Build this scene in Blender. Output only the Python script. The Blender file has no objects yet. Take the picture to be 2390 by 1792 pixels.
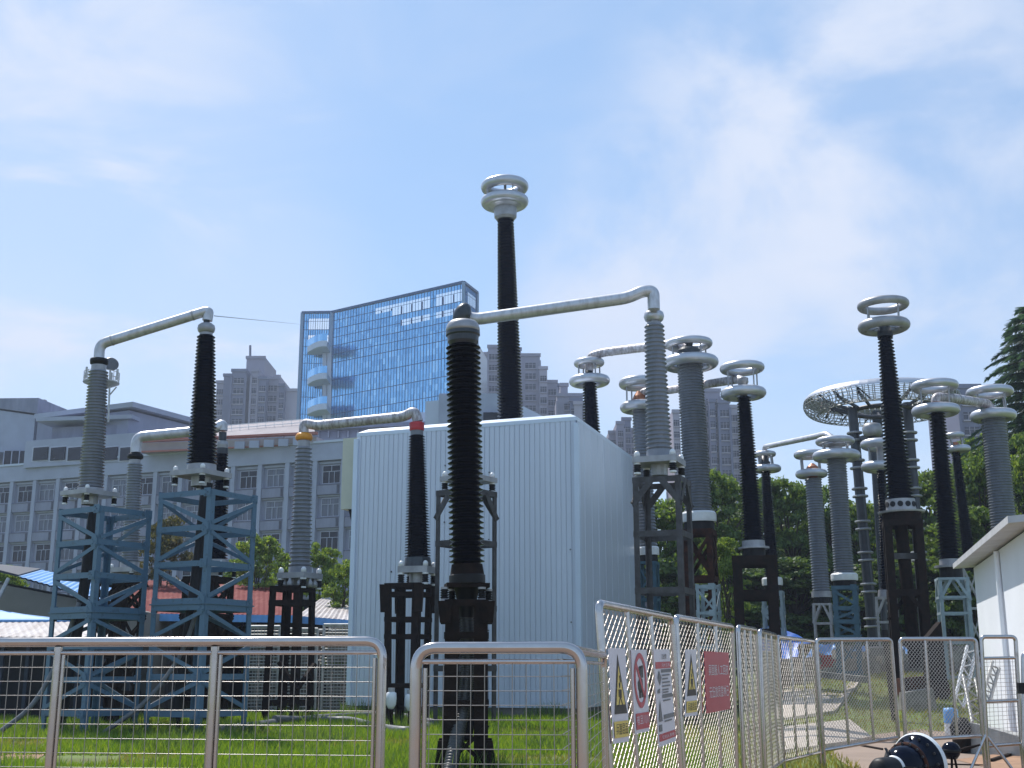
import bpy, math, random
import numpy as np
from mathutils import Vector, Matrix
random.seed(7); RNG = np.random.default_rng(7)
sc = bpy.context.scene; COL = sc.collection
R = math.radians
# ---------------------------------------------------------------- camera geometry (photo pixels -> metres)
F = 2800.0; PITCH = R(13.3); EYE = 1.5
cp, sp = math.cos(PITCH), math.sin(PITCH)
def ray(u, v):
    a = (u - 1195) / F; b = (896 - v) / F
    return Vector((a, cp - b * sp, sp + b * cp))
def P(u, v, D):
    r = ray(u, v); t = D / r.y
    return Vector((r.x * t, D, EYE + r.z * t))
def S(v, D): return D / ray(1195, v).y / F          # metres per photo pixel
def sstep(a, b, x):
    t = min(1, max(0, (x - a) / (b - a))); return t * t * (3 - 2 * t)
def gz(x, y): return 1.4 * sstep(25, 46, y) * sstep(5.5, 12, x)
# ---------------------------------------------------------------- materials
def mat(name, col, rough=.5, metal=0., var=.15, scale=3., bump=0., col2=None, lo=.35, hi=.65, coat=0., spec=.5, stretch=(1,1,1), rvar=0.):
    m = bpy.data.materials.new(name); m.use_nodes = True
    nt = m.node_tree; b = nt.nodes['Principled BSDF']; L = nt.links
    b.inputs['Roughness'].default_value = rough; b.inputs['Metallic'].default_value = metal
    b.inputs['Coat Weight'].default_value = coat; b.inputs['Specular IOR Level'].default_value = spec
    tc = nt.nodes.new('ShaderNodeTexCoord'); mp = nt.nodes.new('ShaderNodeMapping')
    mp.inputs['Scale'].default_value = stretch
    L.new(tc.outputs['Object'], mp.inputs['Vector'])
    n = nt.nodes.new('ShaderNodeTexNoise'); n.inputs['Scale'].default_value = scale; n.inputs['Detail'].default_value = 6
    n.inputs['Roughness'].default_value = .62
    L.new(mp.outputs[0], n.inputs['Vector'])
    cr = nt.nodes.new('ShaderNodeValToRGB'); e = cr.color_ramp.elements
    c1 = tuple(col) + (1,)
    c2 = tuple(col2) + (1,) if col2 else tuple(c * (1 - 2 * var) for c in col) + (1,)
    e[0].position = lo; e[0].color = c2; e[1].position = hi; e[1].color = c1
    L.new(n.outputs['Fac'], cr.inputs[0]); L.new(cr.outputs[0], b.inputs['Base Color'])
    if rvar:
        mr = nt.nodes.new('ShaderNodeMapRange'); mr.inputs[1].default_value = .3; mr.inputs[2].default_value = .7
        mr.inputs[3].default_value = rough + rvar; mr.inputs[4].default_value = max(.02, rough - rvar)
        L.new(n.outputs['Fac'], mr.inputs[0]); L.new(mr.outputs[0], b.inputs['Roughness'])
    if bump:
        bp = nt.nodes.new('ShaderNodeBump'); bp.inputs['Strength'].default_value = bump; bp.inputs['Distance'].default_value = .02
        n2 = nt.nodes.new('ShaderNodeTexNoise'); n2.inputs['Scale'].default_value = scale * 6; n2.inputs['Detail'].default_value = 4
        L.new(mp.outputs[0], n2.inputs['Vector']); L.new(n2.outputs['Fac'], bp.inputs['Height']); L.new(bp.outputs[0], b.inputs['Normal'])
    return m
def leafmat(name, cols, trans=.35, rough=.55):
    m = bpy.data.materials.new(name); m.use_nodes = True
    nt = m.node_tree; b = nt.nodes['Principled BSDF']; L = nt.links; out = nt.nodes['Material Output']
    b.inputs['Roughness'].default_value = rough
    g = nt.nodes.new('ShaderNodeNewGeometry'); cr = nt.nodes.new('ShaderNodeValToRGB')
    e = cr.color_ramp.elements
    e[0].position = 0; e[0].color = tuple(cols[0]) + (1,); e[1].position = 1; e[1].color = tuple(cols[-1]) + (1,)
    for i, c in enumerate(cols[1:-1]):
        x = e.new((i + 1) / (len(cols) - 1)); x.color = tuple(c) + (1,)
    L.new(g.outputs['Random Per Island'], cr.inputs[0]); L.new(cr.outputs[0], b.inputs['Base Color'])
    t = nt.nodes.new('ShaderNodeBsdfTranslucent'); mx = nt.nodes.new('ShaderNodeMixShader'); mx.inputs[0].default_value = trans
    mul = nt.nodes.new('ShaderNodeMixRGB'); mul.blend_type = 'MULTIPLY'; mul.inputs[0].default_value = 1; mul.inputs[2].default_value = (1.5, 1.35, .6, 1)
    L.new(cr.outputs[0], mul.inputs[1]); L.new(mul.outputs[0], t.inputs['Color'])
    L.new(b.outputs[0], mx.inputs[1]); L.new(t.outputs[0], mx.inputs[2]); L.new(mx.outputs[0], out.inputs['Surface'])
    return m
def islandmat(name, cols, rough=.1, metal=0., spec=.8):
    m = bpy.data.materials.new(name); m.use_nodes = True
    nt = m.node_tree; b = nt.nodes['Principled BSDF']; L = nt.links
    b.inputs['Roughness'].default_value = rough; b.inputs['Metallic'].default_value = metal; b.inputs['Specular IOR Level'].default_value = spec
    g = nt.nodes.new('ShaderNodeNewGeometry'); cr = nt.nodes.new('ShaderNodeValToRGB'); e = cr.color_ramp.elements
    e[0].color = tuple(cols[0]) + (1,); e[1].color = tuple(cols[-1]) + (1,)
    for i, c in enumerate(cols[1:-1]):
        x = e.new((i + 1) / (len(cols) - 1)); x.color = tuple(c) + (1,)
    L.new(g.outputs['Random Per Island'], cr.inputs[0]); L.new(cr.outputs[0], b.inputs['Base Color'])
    return m
M = {}
M['black'] = mat('black_glaze', (.0022,.0045,.015), .11, var=.2, scale=4, spec=.13, rvar=.03)
M['brownblack'] = mat('brown_glaze', (.003,.0035,.008), .12, var=.2, scale=4, spec=.13, rvar=.03)
M['grey'] = mat('grey_porcelain', (.215,.228,.265), .34, var=.12, scale=5, stretch=(1,1,.3), rvar=.08)
M['grey2'] = mat('grey_composite', (.175,.188,.22), .38, var=.12, scale=5, stretch=(1,1,.3), rvar=.08)
M['dgrey'] = mat('dark_grey_tube', (.030,.036,.046), .32, var=.2, scale=3)
M['alu'] = mat('spun_aluminium', (.50,.51,.55), .36, metal=.6, var=.06, scale=2.5, rvar=.08)
M['alud'] = mat('dull_aluminium', (.36,.36,.38), .45, metal=.4, var=.14, scale=2.5, rvar=.08)
M['pipe'] = mat('weathered_pipe', (.52,.525,.56), .40, metal=.5, scale=3.2, col2=(.40,.395,.41), lo=.36, hi=.56, stretch=(2.2,1,1))
M['pipedirty'] = mat('stained_pipe', (.52,.50,.53), .5, metal=.25, scale=4.5, col2=(.26,.23,.235), lo=.40, hi=.58, stretch=(3,1,1))
M['steel'] = mat('galvanised_steel', (.42,.42,.41), .48, metal=.5, var=.16, scale=4)
M['frame'] = mat('brown_grey_steel', (.065,.064,.07), .5, metal=.2, var=.2, scale=4, col2=(.03,.025,.025))
M['white'] = mat('white_enamel', (.72,.73,.74), .35, var=.06, scale=4)
M['blue'] = mat('blue_paint', (.070,.140,.215), .45, var=.1, scale=7, col2=(.045,.08,.115), lo=.28, hi=.44)
M['blued'] = mat('dark_blue_paint', (.05,.13,.19), .5, var=.15, scale=4)
M['bluegrey'] = mat('blue_grey_paint', (.30,.38,.42), .45, var=.12, scale=4)
M['rust'] = mat('rusty_steel', (.020,.012,.010), .8, var=.2, scale=6, col2=(.009,.007,.007), bump=.3, spec=.12)
M['rustred'] = mat('red_rust', (.07,.026,.016), .8, var=.2, scale=5, col2=(.02,.010,.008), bump=.3, spec=.12)
M['rubber'] = mat('black_rubber', (.009,.009,.011), .5, var=.2, scale=6, spec=.25)
M['hose'] = mat('grey_hose', (.13,.135,.14), .5, var=.2, scale=5)
M['orange'] = mat('orange_paint', (.75,.30,.02), .4, var=.08, scale=6)
M['red'] = mat('red_paint', (.50,.025,.035), .4, var=.08, scale=6)
M['copper'] = mat('bare_copper', (.42,.17,.09), .4, metal=.4, var=.2, scale=8)
M['inox'] = mat('stainless_tube', (.50,.465,.45), .17, metal=1., var=.06, scale=10, rvar=.05, stretch=(1,1,1))
M['inoxw'] = mat('stainless_wire', (.32,.305,.29), .36, metal=1., var=.08, scale=10)
M['inoxm'] = mat('stainless_mesh', (.50,.46,.43), .42, metal=.9, var=.1, scale=10)
M['clad'] = mat('house_cladding', (.585,.635,.735), .32, var=.045, scale=1.1, spec=.5, rvar=.06, stretch=(1,1,.12))
M['trim'] = mat('house_trim', (.60,.68,.80), .3, var=.03, scale=1)
M['cream'] = mat('cream_plastic', (.52,.52,.42), .5, var=.05, scale=2)
M['office'] = mat('office_render', (.27,.285,.385), .8, var=.1, scale=.35, stretch=(1,1,.4))
M['office2'] = mat('office_panel', (.24,.25,.34), .8, var=.16, scale=.8, stretch=(1,1,.25))
M['officew'] = mat('office_light', (.33,.355,.46), .8, var=.08, scale=.4)
M['roofg'] = mat('roof_grey', (.32,.28,.29), .85, var=.1, scale=.6)
M['terra'] = mat('terracotta', (.36,.12,.09), .7, var=.1, scale=1)
M['glassd'] = mat('window_glass', (.014,.018,.035), .15, var=.35, scale=.5, spec=.25)
M['winframe'] = mat('window_frame', (.42,.44,.54), .5, var=.05)
M['curtain'] = mat('curtained_glass', (.13,.145,.205), .3, var=.3, scale=1.5, stretch=(6,1,.3))
M['glassl'] = mat('pale_glass', (.06,.075,.12), .12, var=.3, scale=.5, spec=.5)
M['winframe2'] = mat('dark_louvre_shade', (.10,.105,.15), .6, var=.1)
M['gframe'] = mat('mullion', (.02,.07,.17), .35, metal=.3, var=.06)
M['gpost'] = mat('blue_grey_post', (.16,.25,.38), .4, var=.06)
M['gpane'] = islandmat('curtain_glass', [(.15,.38,.64),(.20,.47,.76),(.25,.54,.84),(.17,.41,.68),(.38,.66,.92)], .16, .85, .8)
M['gslab'] = mat('white_slab', (.46,.51,.62), .6, var=.06, scale=.3)
M['res'] = mat('tower_render', (.25,.23,.295), .85, var=.08, scale=.15)
M['res2'] = mat('tower_dark', (.13,.135,.21), .85, var=.08, scale=.15)
M['resl'] = mat('tower_light', (.36,.325,.385), .85, var=.08, scale=.15)
M['rglass'] = mat('tower_window', (.012,.02,.05), .15, var=.35, scale=.2, spec=.2)
M['wallwhite'] = mat('white_wall', (.86,.88,.92), .6, var=.03, scale=.8)
M['fascia'] = mat('concrete_fascia', (.50,.50,.52), .8, var=.1, scale=2)
M['shedtan'] = mat('tan_wall', (.20,.19,.18), .85, var=.1, scale=.8)
M['roofred'] = mat('red_sheet_roof', (.15,.028,.025), .85, var=.2, scale=1.2, col2=(.22,.075,.06), lo=.30, hi=.5, stretch=(3,.4,1), spec=.15)
M['roofblue'] = mat('blue_sheet_roof', (.13,.34,.68), .4, var=.12, scale=1, stretch=(3,.4,1))
M['roofpale'] = mat('pale_sheet_roof', (.46,.42,.41), .5, var=.15, scale=1.3, col2=(.28,.23,.21), stretch=(4,.5,1))
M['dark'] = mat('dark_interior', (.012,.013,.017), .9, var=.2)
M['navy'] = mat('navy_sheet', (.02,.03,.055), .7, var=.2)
M['tarp'] = mat('blue_tarpaulin', (.045,.17,.62), .45, var=.12, scale=2, bump=.4)
M['tarpl'] = mat('light_blue_tarp', (.14,.36,.72), .5, var=.12, scale=2, bump=.4)
M['concrete'] = mat('pale_concrete', (.42,.36,.31), .85, var=.12, scale=1.5, bump=.2)
M['stone'] = mat('grey_rubble', (.24,.225,.20), .9, var=.2, scale=3, bump=.4)
M['bark'] = mat('bark', (.06,.045,.035), .9, var=.2, scale=6, bump=.4)
M['signw'] = mat('sign_white', (.66,.62,.64), .4, var=.02, scale=3)
M['signr'] = mat('sign_red', (.48,.035,.05), .4, var=.05, scale=3)
M['signy'] = mat('sign_yellow', (.72,.52,.09), .4, var=.03, scale=3)
M['signk'] = mat('sign_black', (.03,.018,.012), .5, var=.1)
M['signg'] = mat('sign_grey', (.17,.16,.16), .5, var=.05)
M['leaf1'] = leafmat('foliage_mid', [(.06,.11,.03),(.095,.165,.04),(.15,.225,.05)], .5)
M['leaf2'] = leafmat('foliage_light', [(.09,.16,.03),(.14,.22,.04),(.20,.28,.055)], .5)
M['leaf3'] = leafmat('foliage_dark', [(.045,.09,.032),(.07,.125,.042),(.115,.18,.055)], .45)
M['leaf4'] = leafmat('foliage_olive', [(.05,.055,.018),(.08,.08,.025),(.13,.115,.05)], .35)
M['needle'] = leafmat('conifer_needles', [(.03,.07,.058),(.045,.10,.078),(.075,.14,.095)], .35)
M['grassb'] = leafmat('grass_blades', [(.085,.17,.016),(.12,.22,.02),(.16,.26,.028),(.20,.27,.04)], .5, .4)
M['grassy'] = leafmat('dry_grass_blades', [(.14,.18,.04),(.20,.21,.055),(.27,.24,.08)], .42, .5)
def groundmat():
    m = mat('lawn_soil', (.12,.17,.03), .95, scale=.9, col2=(.10,.105,.03), lo=.35, hi=.6, bump=.6)
    return m
M['ground'] = groundmat()
M['paving'] = mat('brown_paving', (.27,.20,.155), .9, var=.1, scale=.8, bump=.25)
M['soil'] = mat('bare_earth', (.34,.20,.12), .95, var=.15, scale=2.5, bump=.6)
# ---------------------------------------------------------------- mesh builder
def rootloc(o):
    v = Vector((0, 0, 0))
    while o is not None:
        v += o.location; o = o.parent
    return v
class MB:
    def __init__(s): s.v = []; s.f = []; s.sm = []; s.mi = []; s.cur = 0
    def add(s, vs, fs, smooth=False):
        n = len(s.v); s.v.extend([tuple(x) for x in vs]); s.f.extend([tuple(i + n for i in f) for f in fs])
        s.sm.extend([smooth] * len(fs)); s.mi.extend([s.cur] * len(fs)); return s
    def box(s, c, size, rot=0., M4=None):
        hx, hy, hz = size[0] / 2, size[1] / 2, size[2] / 2
        vs = [Vector((x, y, z)) for x in (-hx, hx) for y in (-hy, hy) for z in (-hz, hz)]
        if M4 is None: M4 = Matrix.Translation(Vector(c)) @ Matrix.Rotation(rot, 4, 'Z')
        vs = [M4 @ v for v in vs]
        return s.add(vs, [(0,1,3,2),(4,6,7,5),(0,4,5,1),(2,3,7,6),(0,2,6,4),(1,5,7,3)])
    def hexa(s, b4, t4):
        vs = list(b4) + list(t4)
        return s.add(vs, [(3,2,1,0),(4,5,6,7),(0,1,5,4),(1,2,6,5),(2,3,7,6),(3,0,4,7)])
    def prism(s, poly, d):
        n = len(poly); d = Vector(d); vs = [Vector(p) for p in poly] + [Vector(p) + d for p in poly]
        return s.add(vs, [tuple(range(n))[::-1], tuple(range(n, 2 * n))] + [(i, (i + 1) % n, n + (i + 1) % n, n + i) for i in range(n)])
    def bar(s, a, b, w, h=None, up=(0, 0, 1)):
        a = Vector(a); b = Vector(b); h = h or w; d = (b - a)
        if d.length < 1e-6: return s
        d.normalize(); up = Vector(up)
        if abs(d.dot(up)) > .98: up = Vector((0, 1, 0))
        x = d.cross(up).normalized(); y = x.cross(d).normalized()
        q = [(-w/2,-h/2),(w/2,-h/2),(w/2,h/2),(-w/2,h/2)]
        return s.hexa([a + x*i + y*j for i, j in q][::-1], [b + x*i + y*j for i, j in q][::-1])
    def angle(s, a, b, w, t, up=(0, 0, 1), side=(1, 0, 0)):
        return s.bar(a, b, w, t, up)
    def tube(s, pts, r, n=10, caps=True, radii=None):
        pts = [Vector(p) for p in pts]; k = len(pts); rings = []
        d0 = (pts[1] - pts[0]).normalized(); ref = Vector((0, 0, 1)) if abs(d0.z) < .9 else Vector((0, 1, 0))
        x = d0.cross(ref).normalized()
        for i, p in enumerate(pts):
            if i == 0: d = pts[1] - p
            elif i == k - 1: d = p - pts[i-1]
            else: d = (pts[i+1] - p).normalized() + (p - pts[i-1]).normalized()
            d.normalize(); x = (x - d * x.dot(d)).normalized(); y = d.cross(x)
            rr = radii[i] if radii else r
            rings.append([p + (x * math.cos(2*math.pi*j/n) + y * math.sin(2*math.pi*j/n)) * rr for j in range(n)])
        vs = [v for rg in rings for v in rg]; fs = []
        for i in range(k - 1):
            for j in range(n):
                fs.append((i*n+j, i*n+(j+1)%n, (i+1)*n+(j+1)%n, (i+1)*n+j))
        s.add(vs, fs, True)
        if caps: 
            s.add(rings[0], [tuple(range(n))[::-1]]); s.add(rings[-1], [tuple(range(n))])
        return s
    def lathe(s, prof, M4, n=28, smooth=True, closed=False):
        vs = []; fs = []; k = len(prof)
        for r, z in prof:
            for j in range(n):
                a = 2*math.pi*j/n; vs.append(M4 @ Vector((r*math.cos(a), r*math.sin(a), z)))
        for i in range(k - 1 + (1 if closed else 0)):
            i2 = (i + 1) % k
            for j in range(n):
                fs.append((i*n+j, i*n+(j+1)%n, i2*n+(j+1)%n, i2*n+j))
        return s.add(vs, fs, smooth)
    def torus(s, M4, Rr, r, n=40, m=14, sq=1.0):
        return s.lathe([(Rr + r*math.cos(2*math.pi*i/m), r*sq*math.sin(2*math.pi*i/m)) for i in range(m)], M4, n, True, True)
    def build(s, name, m, parent=None, off=None, **props):
        me = bpy.data.meshes.new(name)
        o0 = off if off is not None else rootloc(parent)
        me.from_pydata([(a - o0[0], b - o0[1], c - o0[2]) for a, b, c in s.v], [], s.f)
        for mm in (m if isinstance(m, (list, tuple)) else [m]): me.materials.append(M[mm] if isinstance(mm, str) else mm)
        me.polygons.foreach_set('use_smooth', s.sm)
        if any(s.mi): me.polygons.foreach_set('material_index', s.mi)
        me.update()
        o = bpy.data.objects.new(name, me); COL.objects.link(o)
        if parent is not None: o.parent = parent
        for k, v in props.items(): o[k] = v
        return o
def thing(name, label, cat, loc=(0, 0, 0), group=None):
    o = bpy.data.objects.new(name, None); COL.objects.link(o); o.location = loc; o.empty_display_size = .3
    o['label'] = label; o['category'] = cat
    if group: o['group'] = group
    return o
def tag(o, label, cat, group=None):
    o['label'] = label; o['category'] = cat
    if group: o['group'] = group
    return o
def axisM(a, b):
    a = Vector(a); b = Vector(b); d = (b - a).normalized()
    q = Vector((0, 0, 1)).rotation_difference(d)
    return Matrix.Translation(a) @ q.to_matrix().to_4x4(), (b - a).length
def quadmesh(name, V, m, parent=None, k=4):
    n = V.shape[0]; me = bpy.data.meshes.new(name)
    if parent is not None: V = V - np.array(rootloc(parent))[None, None, :]
    me.vertices.add(n*k); me.vertices.foreach_set('co', V.reshape(-1).astype(np.float32))
    me.loops.add(n*k); me.loops.foreach_set('vertex_index', np.arange(n*k, dtype=np.int32))
    me.polygons.add(n); me.polygons.foreach_set('loop_start', np.arange(0, n*k, k, dtype=np.int32))
    me.update(calc_edges=True); me.materials.append(M[m])
    o = bpy.data.objects.new(name, me); COL.objects.link(o)
    if parent is not None: o.parent = parent
    return o
def curve(pts, n=8):
    pts = [Vector(p) for p in pts]; out = []; q = [2*pts[0]-pts[1]] + pts + [2*pts[-1]-pts[-2]]
    for i in range(1, len(q) - 2):
        for j in range(n):
            t = j / n; p0, p1, p2, p3 = q[i-1], q[i], q[i+1], q[i+2]
            out.append(.5*((2*p1) + (p2-p0)*t + (2*p0-5*p1+4*p2-p3)*t*t + (3*p1-p0-3*p2+p3)*t**3))
    out.append(pts[-1]); return out
def rounded(pts, rad, n=6):
    pts = [Vector(p) for p in pts]; out = [pts[0]]
    for i in range(1, len(pts) - 1):
        p = pts[i]; a = (pts[i-1] - p); b = (pts[i+1] - p)
        r = min(rad, a.length * .48, b.length * .48); a = p + a.normalized() * r; b = p + b.normalized() * r
        for j in range(n + 1):
            t = j / n; out.append((1-t)**2 * a + 2*t*(1-t) * p + t*t * b)
    out.append(pts[-1]); return out
# ---------------------------------------------------------------- world, sun, camera
SUN_EL, SUN_AZ = R(56), R(32)        # azimuth measured from +Y towards -X
SUN = Vector((-math.cos(SUN_EL)*math.sin(SUN_AZ), math.cos(SUN_EL)*math.cos(SUN_AZ), math.sin(SUN_EL)))
w = bpy.data.worlds.new('World'); sc.world = w; w.use_nodes = True
nt = w.node_tree; L = nt.links; bg = nt.nodes['Background']; bg.inputs['Strength'].default_value = .12
sky = nt.nodes.new('ShaderNodeTexSky'); sky.sky_type = 'NISHITA'; sky.sun_disc = False
sky.sun_elevation = SUN_EL; sky.sun_rotation = -SUN_AZ; sky.air_density = 1.0; sky.dust_density = .3; sky.ozone_density = 3.2
tc = nt.nodes.new('ShaderNodeTexCoord')
def node(t, **k):
    n = nt.nodes.new(t)
    for a, b in k.items(): setattr(n, a, b)
    return n
def cloudlayer(rot, scl, nscale, lo, hi, dist=.6):
    mp = node('ShaderNodeMapping'); mp.inputs['Rotation'].default_value = rot; mp.inputs['Scale'].default_value = scl
    L.new(tc.outputs['Generated'], mp.inputs['Vector'])
    n = node('ShaderNodeTexNoise'); n.inputs['Scale'].default_value = nscale; n.inputs['Detail'].default_value = 7
    n.inputs['Roughness'].default_value = .55; n.inputs['Distortion'].default_value = dist
    L.new(mp.outputs[0], n.inputs['Vector'])
    mr = node('ShaderNodeMapRange', interpolation_type='SMOOTHSTEP'); mr.inputs[1].default_value = lo; mr.inputs[2].default_value = hi
    L.new(n.outputs['Fac'], mr.inputs[0]); return mr.outputs[0]
def spot(u, v, width):
    d = ray(u, v).normalized()
    dp = node('ShaderNodeVectorMath', operation='DOT_PRODUCT'); dp.inputs[1].default_value = d
    nrm = node('ShaderNodeVectorMath', operation='NORMALIZE'); L.new(tc.outputs['Generated'], nrm.inputs[0]); L.new(nrm.outputs[0], dp.inputs[0])
    mr = node('ShaderNodeMapRange', interpolation_type='SMOOTHSTEP'); mr.inputs[1].default_value = math.cos(R(width)); mr.inputs[2].default_value = 1
    L.new(dp.outputs['Value'], mr.inputs[0]); return mr.outputs[0]
def mth(op, a, b):
    n = node('ShaderNodeMath', operation=op)
    for i, x in enumerate((a, b)):
        if isinstance(x, (int, float)): n.inputs[i].default_value = x
        else: L.new(x, n.inputs[i])
    return n.outputs[0]
c1 = cloudlayer((.2, .1, .5), (1, 1, 1.5), 4.2, .41, .60, .35)
c2 = cloudlayer((.0, .5, -.3), (.9, 1.1, 2.4), 5.0, .42, .70, .6)
m1 = mth('MAXIMUM', mth('MAXIMUM', spot(1980, 330, 13), mth('MULTIPLY', spot(1640, 600, 11), .8)), mth('MAXIMUM', mth('MULTIPLY', spot(2250, 800, 14), .75), mth('MULTIPLY', spot(1500, 640, 8), .8)))
m2 = mth('MAXIMUM', mth('MAXIMUM', spot(60, 740, 7), spot(500, 700, 9)), mth('MAXIMUM', mth('MULTIPLY', spot(-100, 150, 20), .95), mth('MULTIPLY', spot(300, 560, 10), .6)))
cl = mth('ADD', mth('MULTIPLY', mth('ADD', mth('MULTIPLY', c1, .86), .10), m1), mth('MULTIPLY', mth('ADD', mth('MULTIPLY', c2, .6), .30), m2))
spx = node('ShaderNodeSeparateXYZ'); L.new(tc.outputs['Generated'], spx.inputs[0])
mrb = node('ShaderNodeMapRange', interpolation_type='SMOOTHSTEP'); mrb.inputs[1].default_value = .25; mrb.inputs[2].default_value = -.55; mrb.inputs[4].default_value = .72  # extra brightness added to the unseen sky behind the camera, fills shaded fronts
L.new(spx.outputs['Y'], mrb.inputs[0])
cl = mth('MINIMUM', mth('ADD', cl, mth('MULTIPLY', c2, .12)), .95)
# bright aureole of thin high haze around the sun
dpn = node('ShaderNodeVectorMath', operation='DOT_PRODUCT'); dpn.inputs[1].default_value = SUN
nrn = node('ShaderNodeVectorMath', operation='NORMALIZE'); L.new(tc.outputs['Generated'], nrn.inputs[0]); L.new(nrn.outputs[0], dpn.inputs[0])
mra = node('ShaderNodeMapRange', interpolation_type='SMOOTHSTEP'); mra.inputs[1].default_value = -.35; mra.inputs[2].default_value = .95; mra.inputs[4].default_value = .40
L.new(dpn.outputs['Value'], mra.inputs[0])
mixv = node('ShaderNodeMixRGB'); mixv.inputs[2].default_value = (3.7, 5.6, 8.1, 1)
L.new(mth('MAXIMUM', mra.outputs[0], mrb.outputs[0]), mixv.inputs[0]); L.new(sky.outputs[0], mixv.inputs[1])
mrh = node('ShaderNodeMapRange', interpolation_type='SMOOTHSTEP'); mrh.inputs[1].default_value = .42; mrh.inputs[2].default_value = .02; mrh.inputs[4].default_value = .30
L.new(spx.outputs['Z'], mrh.inputs[0]); cl = mth('MINIMUM', mth('ADD', cl, mrh.outputs[0]), .95)
mix = node('ShaderNodeMixRGB'); mix.inputs[2].default_value = (5.3, 5.8, 6.9, 1)
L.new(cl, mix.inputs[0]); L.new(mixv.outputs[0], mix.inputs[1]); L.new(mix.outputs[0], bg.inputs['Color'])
sl = bpy.data.lights.new('sun', 'SUN'); sl.energy = 4.8; sl.angle = R(.5); sl.color = (1, .96, .90)
so = bpy.data.objects.new('sun', sl); COL.objects.link(so); so.rotation_euler = (-SUN).to_track_quat('-Z', 'Y').to_euler(); so.location = (-20, 30, 60)
cam = bpy.data.cameras.new('camera'); co = bpy.data.objects.new('camera', cam); COL.objects.link(co)
cam.sensor_width = 36; cam.lens = F / 2390 * 36; cam.clip_end = 3000; co.location = (0, 0, EYE); co.rotation_euler = (R(90) + PITCH, 0, 0)
sc.camera = co
sc.view_settings.view_transform = 'Standard'; sc.view_settings.look = 'None'; sc.view_settings.gamma = 1; sc.view_settings.exposure = .25
# ---------------------------------------------------------------- ground
xs = [-900,-300,-120,-60,-40,-30,-24] + list(range(-20, 27, 2)) + [30,36,44,60,120,300,900]
ys = [-60,-20,-8,0,6,10,14] + list(range(16, 58, 2)) + [62,70,90,130,200,400,1200]
g = MB(); nx = len(xs)
g.add([(x, y, gz(x, y)) for y in ys for x in xs], [(j*nx+i, j*nx+i+1, (j+1)*nx+i+1, (j+1)*nx+i) for j in range(len(ys)-1) for i in range(nx-1)], True)
go = g.build('ground', 'ground', kind='structure')
def patch(name, pts, m, h=.006, n=10):
    # a thin sheet draped over the ground
    me = MB(); pts = [Vector((p[0], p[1])) for p in pts]; c = sum(pts, Vector((0, 0))) / len(pts)
    vs = [(c.x, c.y, gz(c.x, c.y) + h)]; fs = []; k = len(pts)
    for r in range(1, n + 1):
        for p in pts:
            q = c + (p - c) * r / n; vs.append((q.x, q.y, gz(q.x, q.y) + h))
    for i in range(k):
        fs.append((0, 1 + i, 1 + (i + 1) % k))
        for r in range(n - 1):
            a = 1 + r*k; b = a + k
            fs.append((a + i, b + i, b + (i+1) % k, a + (i+1) % k))
    me.add(vs, fs); o = me.build(name, m); o['kind'] = 'structure'; return o
def ground_px(u, v):
    r = ray(u, v); t = -EYE / r.z; p = Vector((r.x*t, r.y*t))
    return (p.x, p.y)
patch('pavement', [(-30, -30), (30, -30), (26, 8), (14, 11.5), (-14, 11.5), (-30, 10)], 'paving', .005)
patch('path', [ground_px(1990, 1722), ground_px(2150, 1712), ground_px(2420, 1735), (8.6, 15), (6.5, 13.5), (4.5, 14.5), ground_px(1935, 1760)], 'paving', .010)
patch('earth', [ground_px(2230, 1775), ground_px(2420, 1748), (9.2, 16), (7.0, 15.0)], 'soil', .016)
patch('earth', [ground_px(-60, 1752), ground_px(60, 1744), ground_px(112, 1757), ground_px(90, 1772), ground_px(-60, 1778)], 'soil', .012)
patch('earth', [ground_px(1150, 1720), ground_px(1230, 1722), ground_px(1265, 1738), ground_px(1180, 1741)], 'soil', .012)
# ---------------------------------------------------------------- grass (uncountable)
def grass(name, n, xr, yr, hr, m, keep):
    mul = 14 if name == 'weeds' else 2
    x = RNG.uniform(xr[0], xr[1], n*mul); y = yr[0] + (yr[1]-yr[0]) * RNG.random(n*mul)**1.35
    k = np.array([keep(a, b) for a, b in zip(x, y)]); x = x[k][:n]; y = y[k][:n]; n = len(x)
    z = np.array([gz(a, b) for a, b in zip(x, y)])
    cl = .5 + .5*np.sin(x*1.7 + 1.3*np.sin(y*1.1)) * np.sin(y*1.5 + np.sin(x*.9)); h = RNG.uniform(hr[0], hr[1], n) * (.65 + .6*cl)
    a = RNG.uniform(0, 6.283, n); wd = RNG.uniform(.006, .014, n) * (.7 + y/28); le = RNG.normal(0, .35, (n, 2)) * h[:, None]
    V = np.zeros((n, 3, 3)); V[:, 0] = np.stack([x - wd*np.cos(a), y - wd*np.sin(a), z], 1); V[:, 1] = np.stack([x + wd*np.cos(a), y + wd*np.sin(a), z], 1)
    V[:, 2] = np.stack([x + le[:, 0], y + le[:, 1], z + h], 1)
    o = quadmesh(name, V, m, None, 3); o['kind'] = 'stuff'; return o
def on_lawn(a, b):
    if abs(a) > b*.47 + 1: return False
    if a > 8.2 + (b - 20) * .22 + 1.6 and b < 31: return False
    u, v = 1195 + F*a/(b*cp)*1.0, 0
    r_ = ((Vector((a, b, gz(a, b))) - Vector((0, 0, EYE)))); w_ = r_.y*cp + r_.z*sp; u = 1195 + F*r_.x/w_; v = 896 - F*(-r_.y*sp + r_.z*cp)/w_
    if u > 1905 and v > 1710 + max(0, (1990-u)*.35) and u > 1925 + (v - 1745)*1.8: return False
    if -8.8 < a < -6.7 and 19.9 < b < 21.9: return False
    return True
def dryzone(a, b): return (a > 3.2) or (math.sin(a*.9+1)*math.sin(b*.7) > .55)
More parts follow.
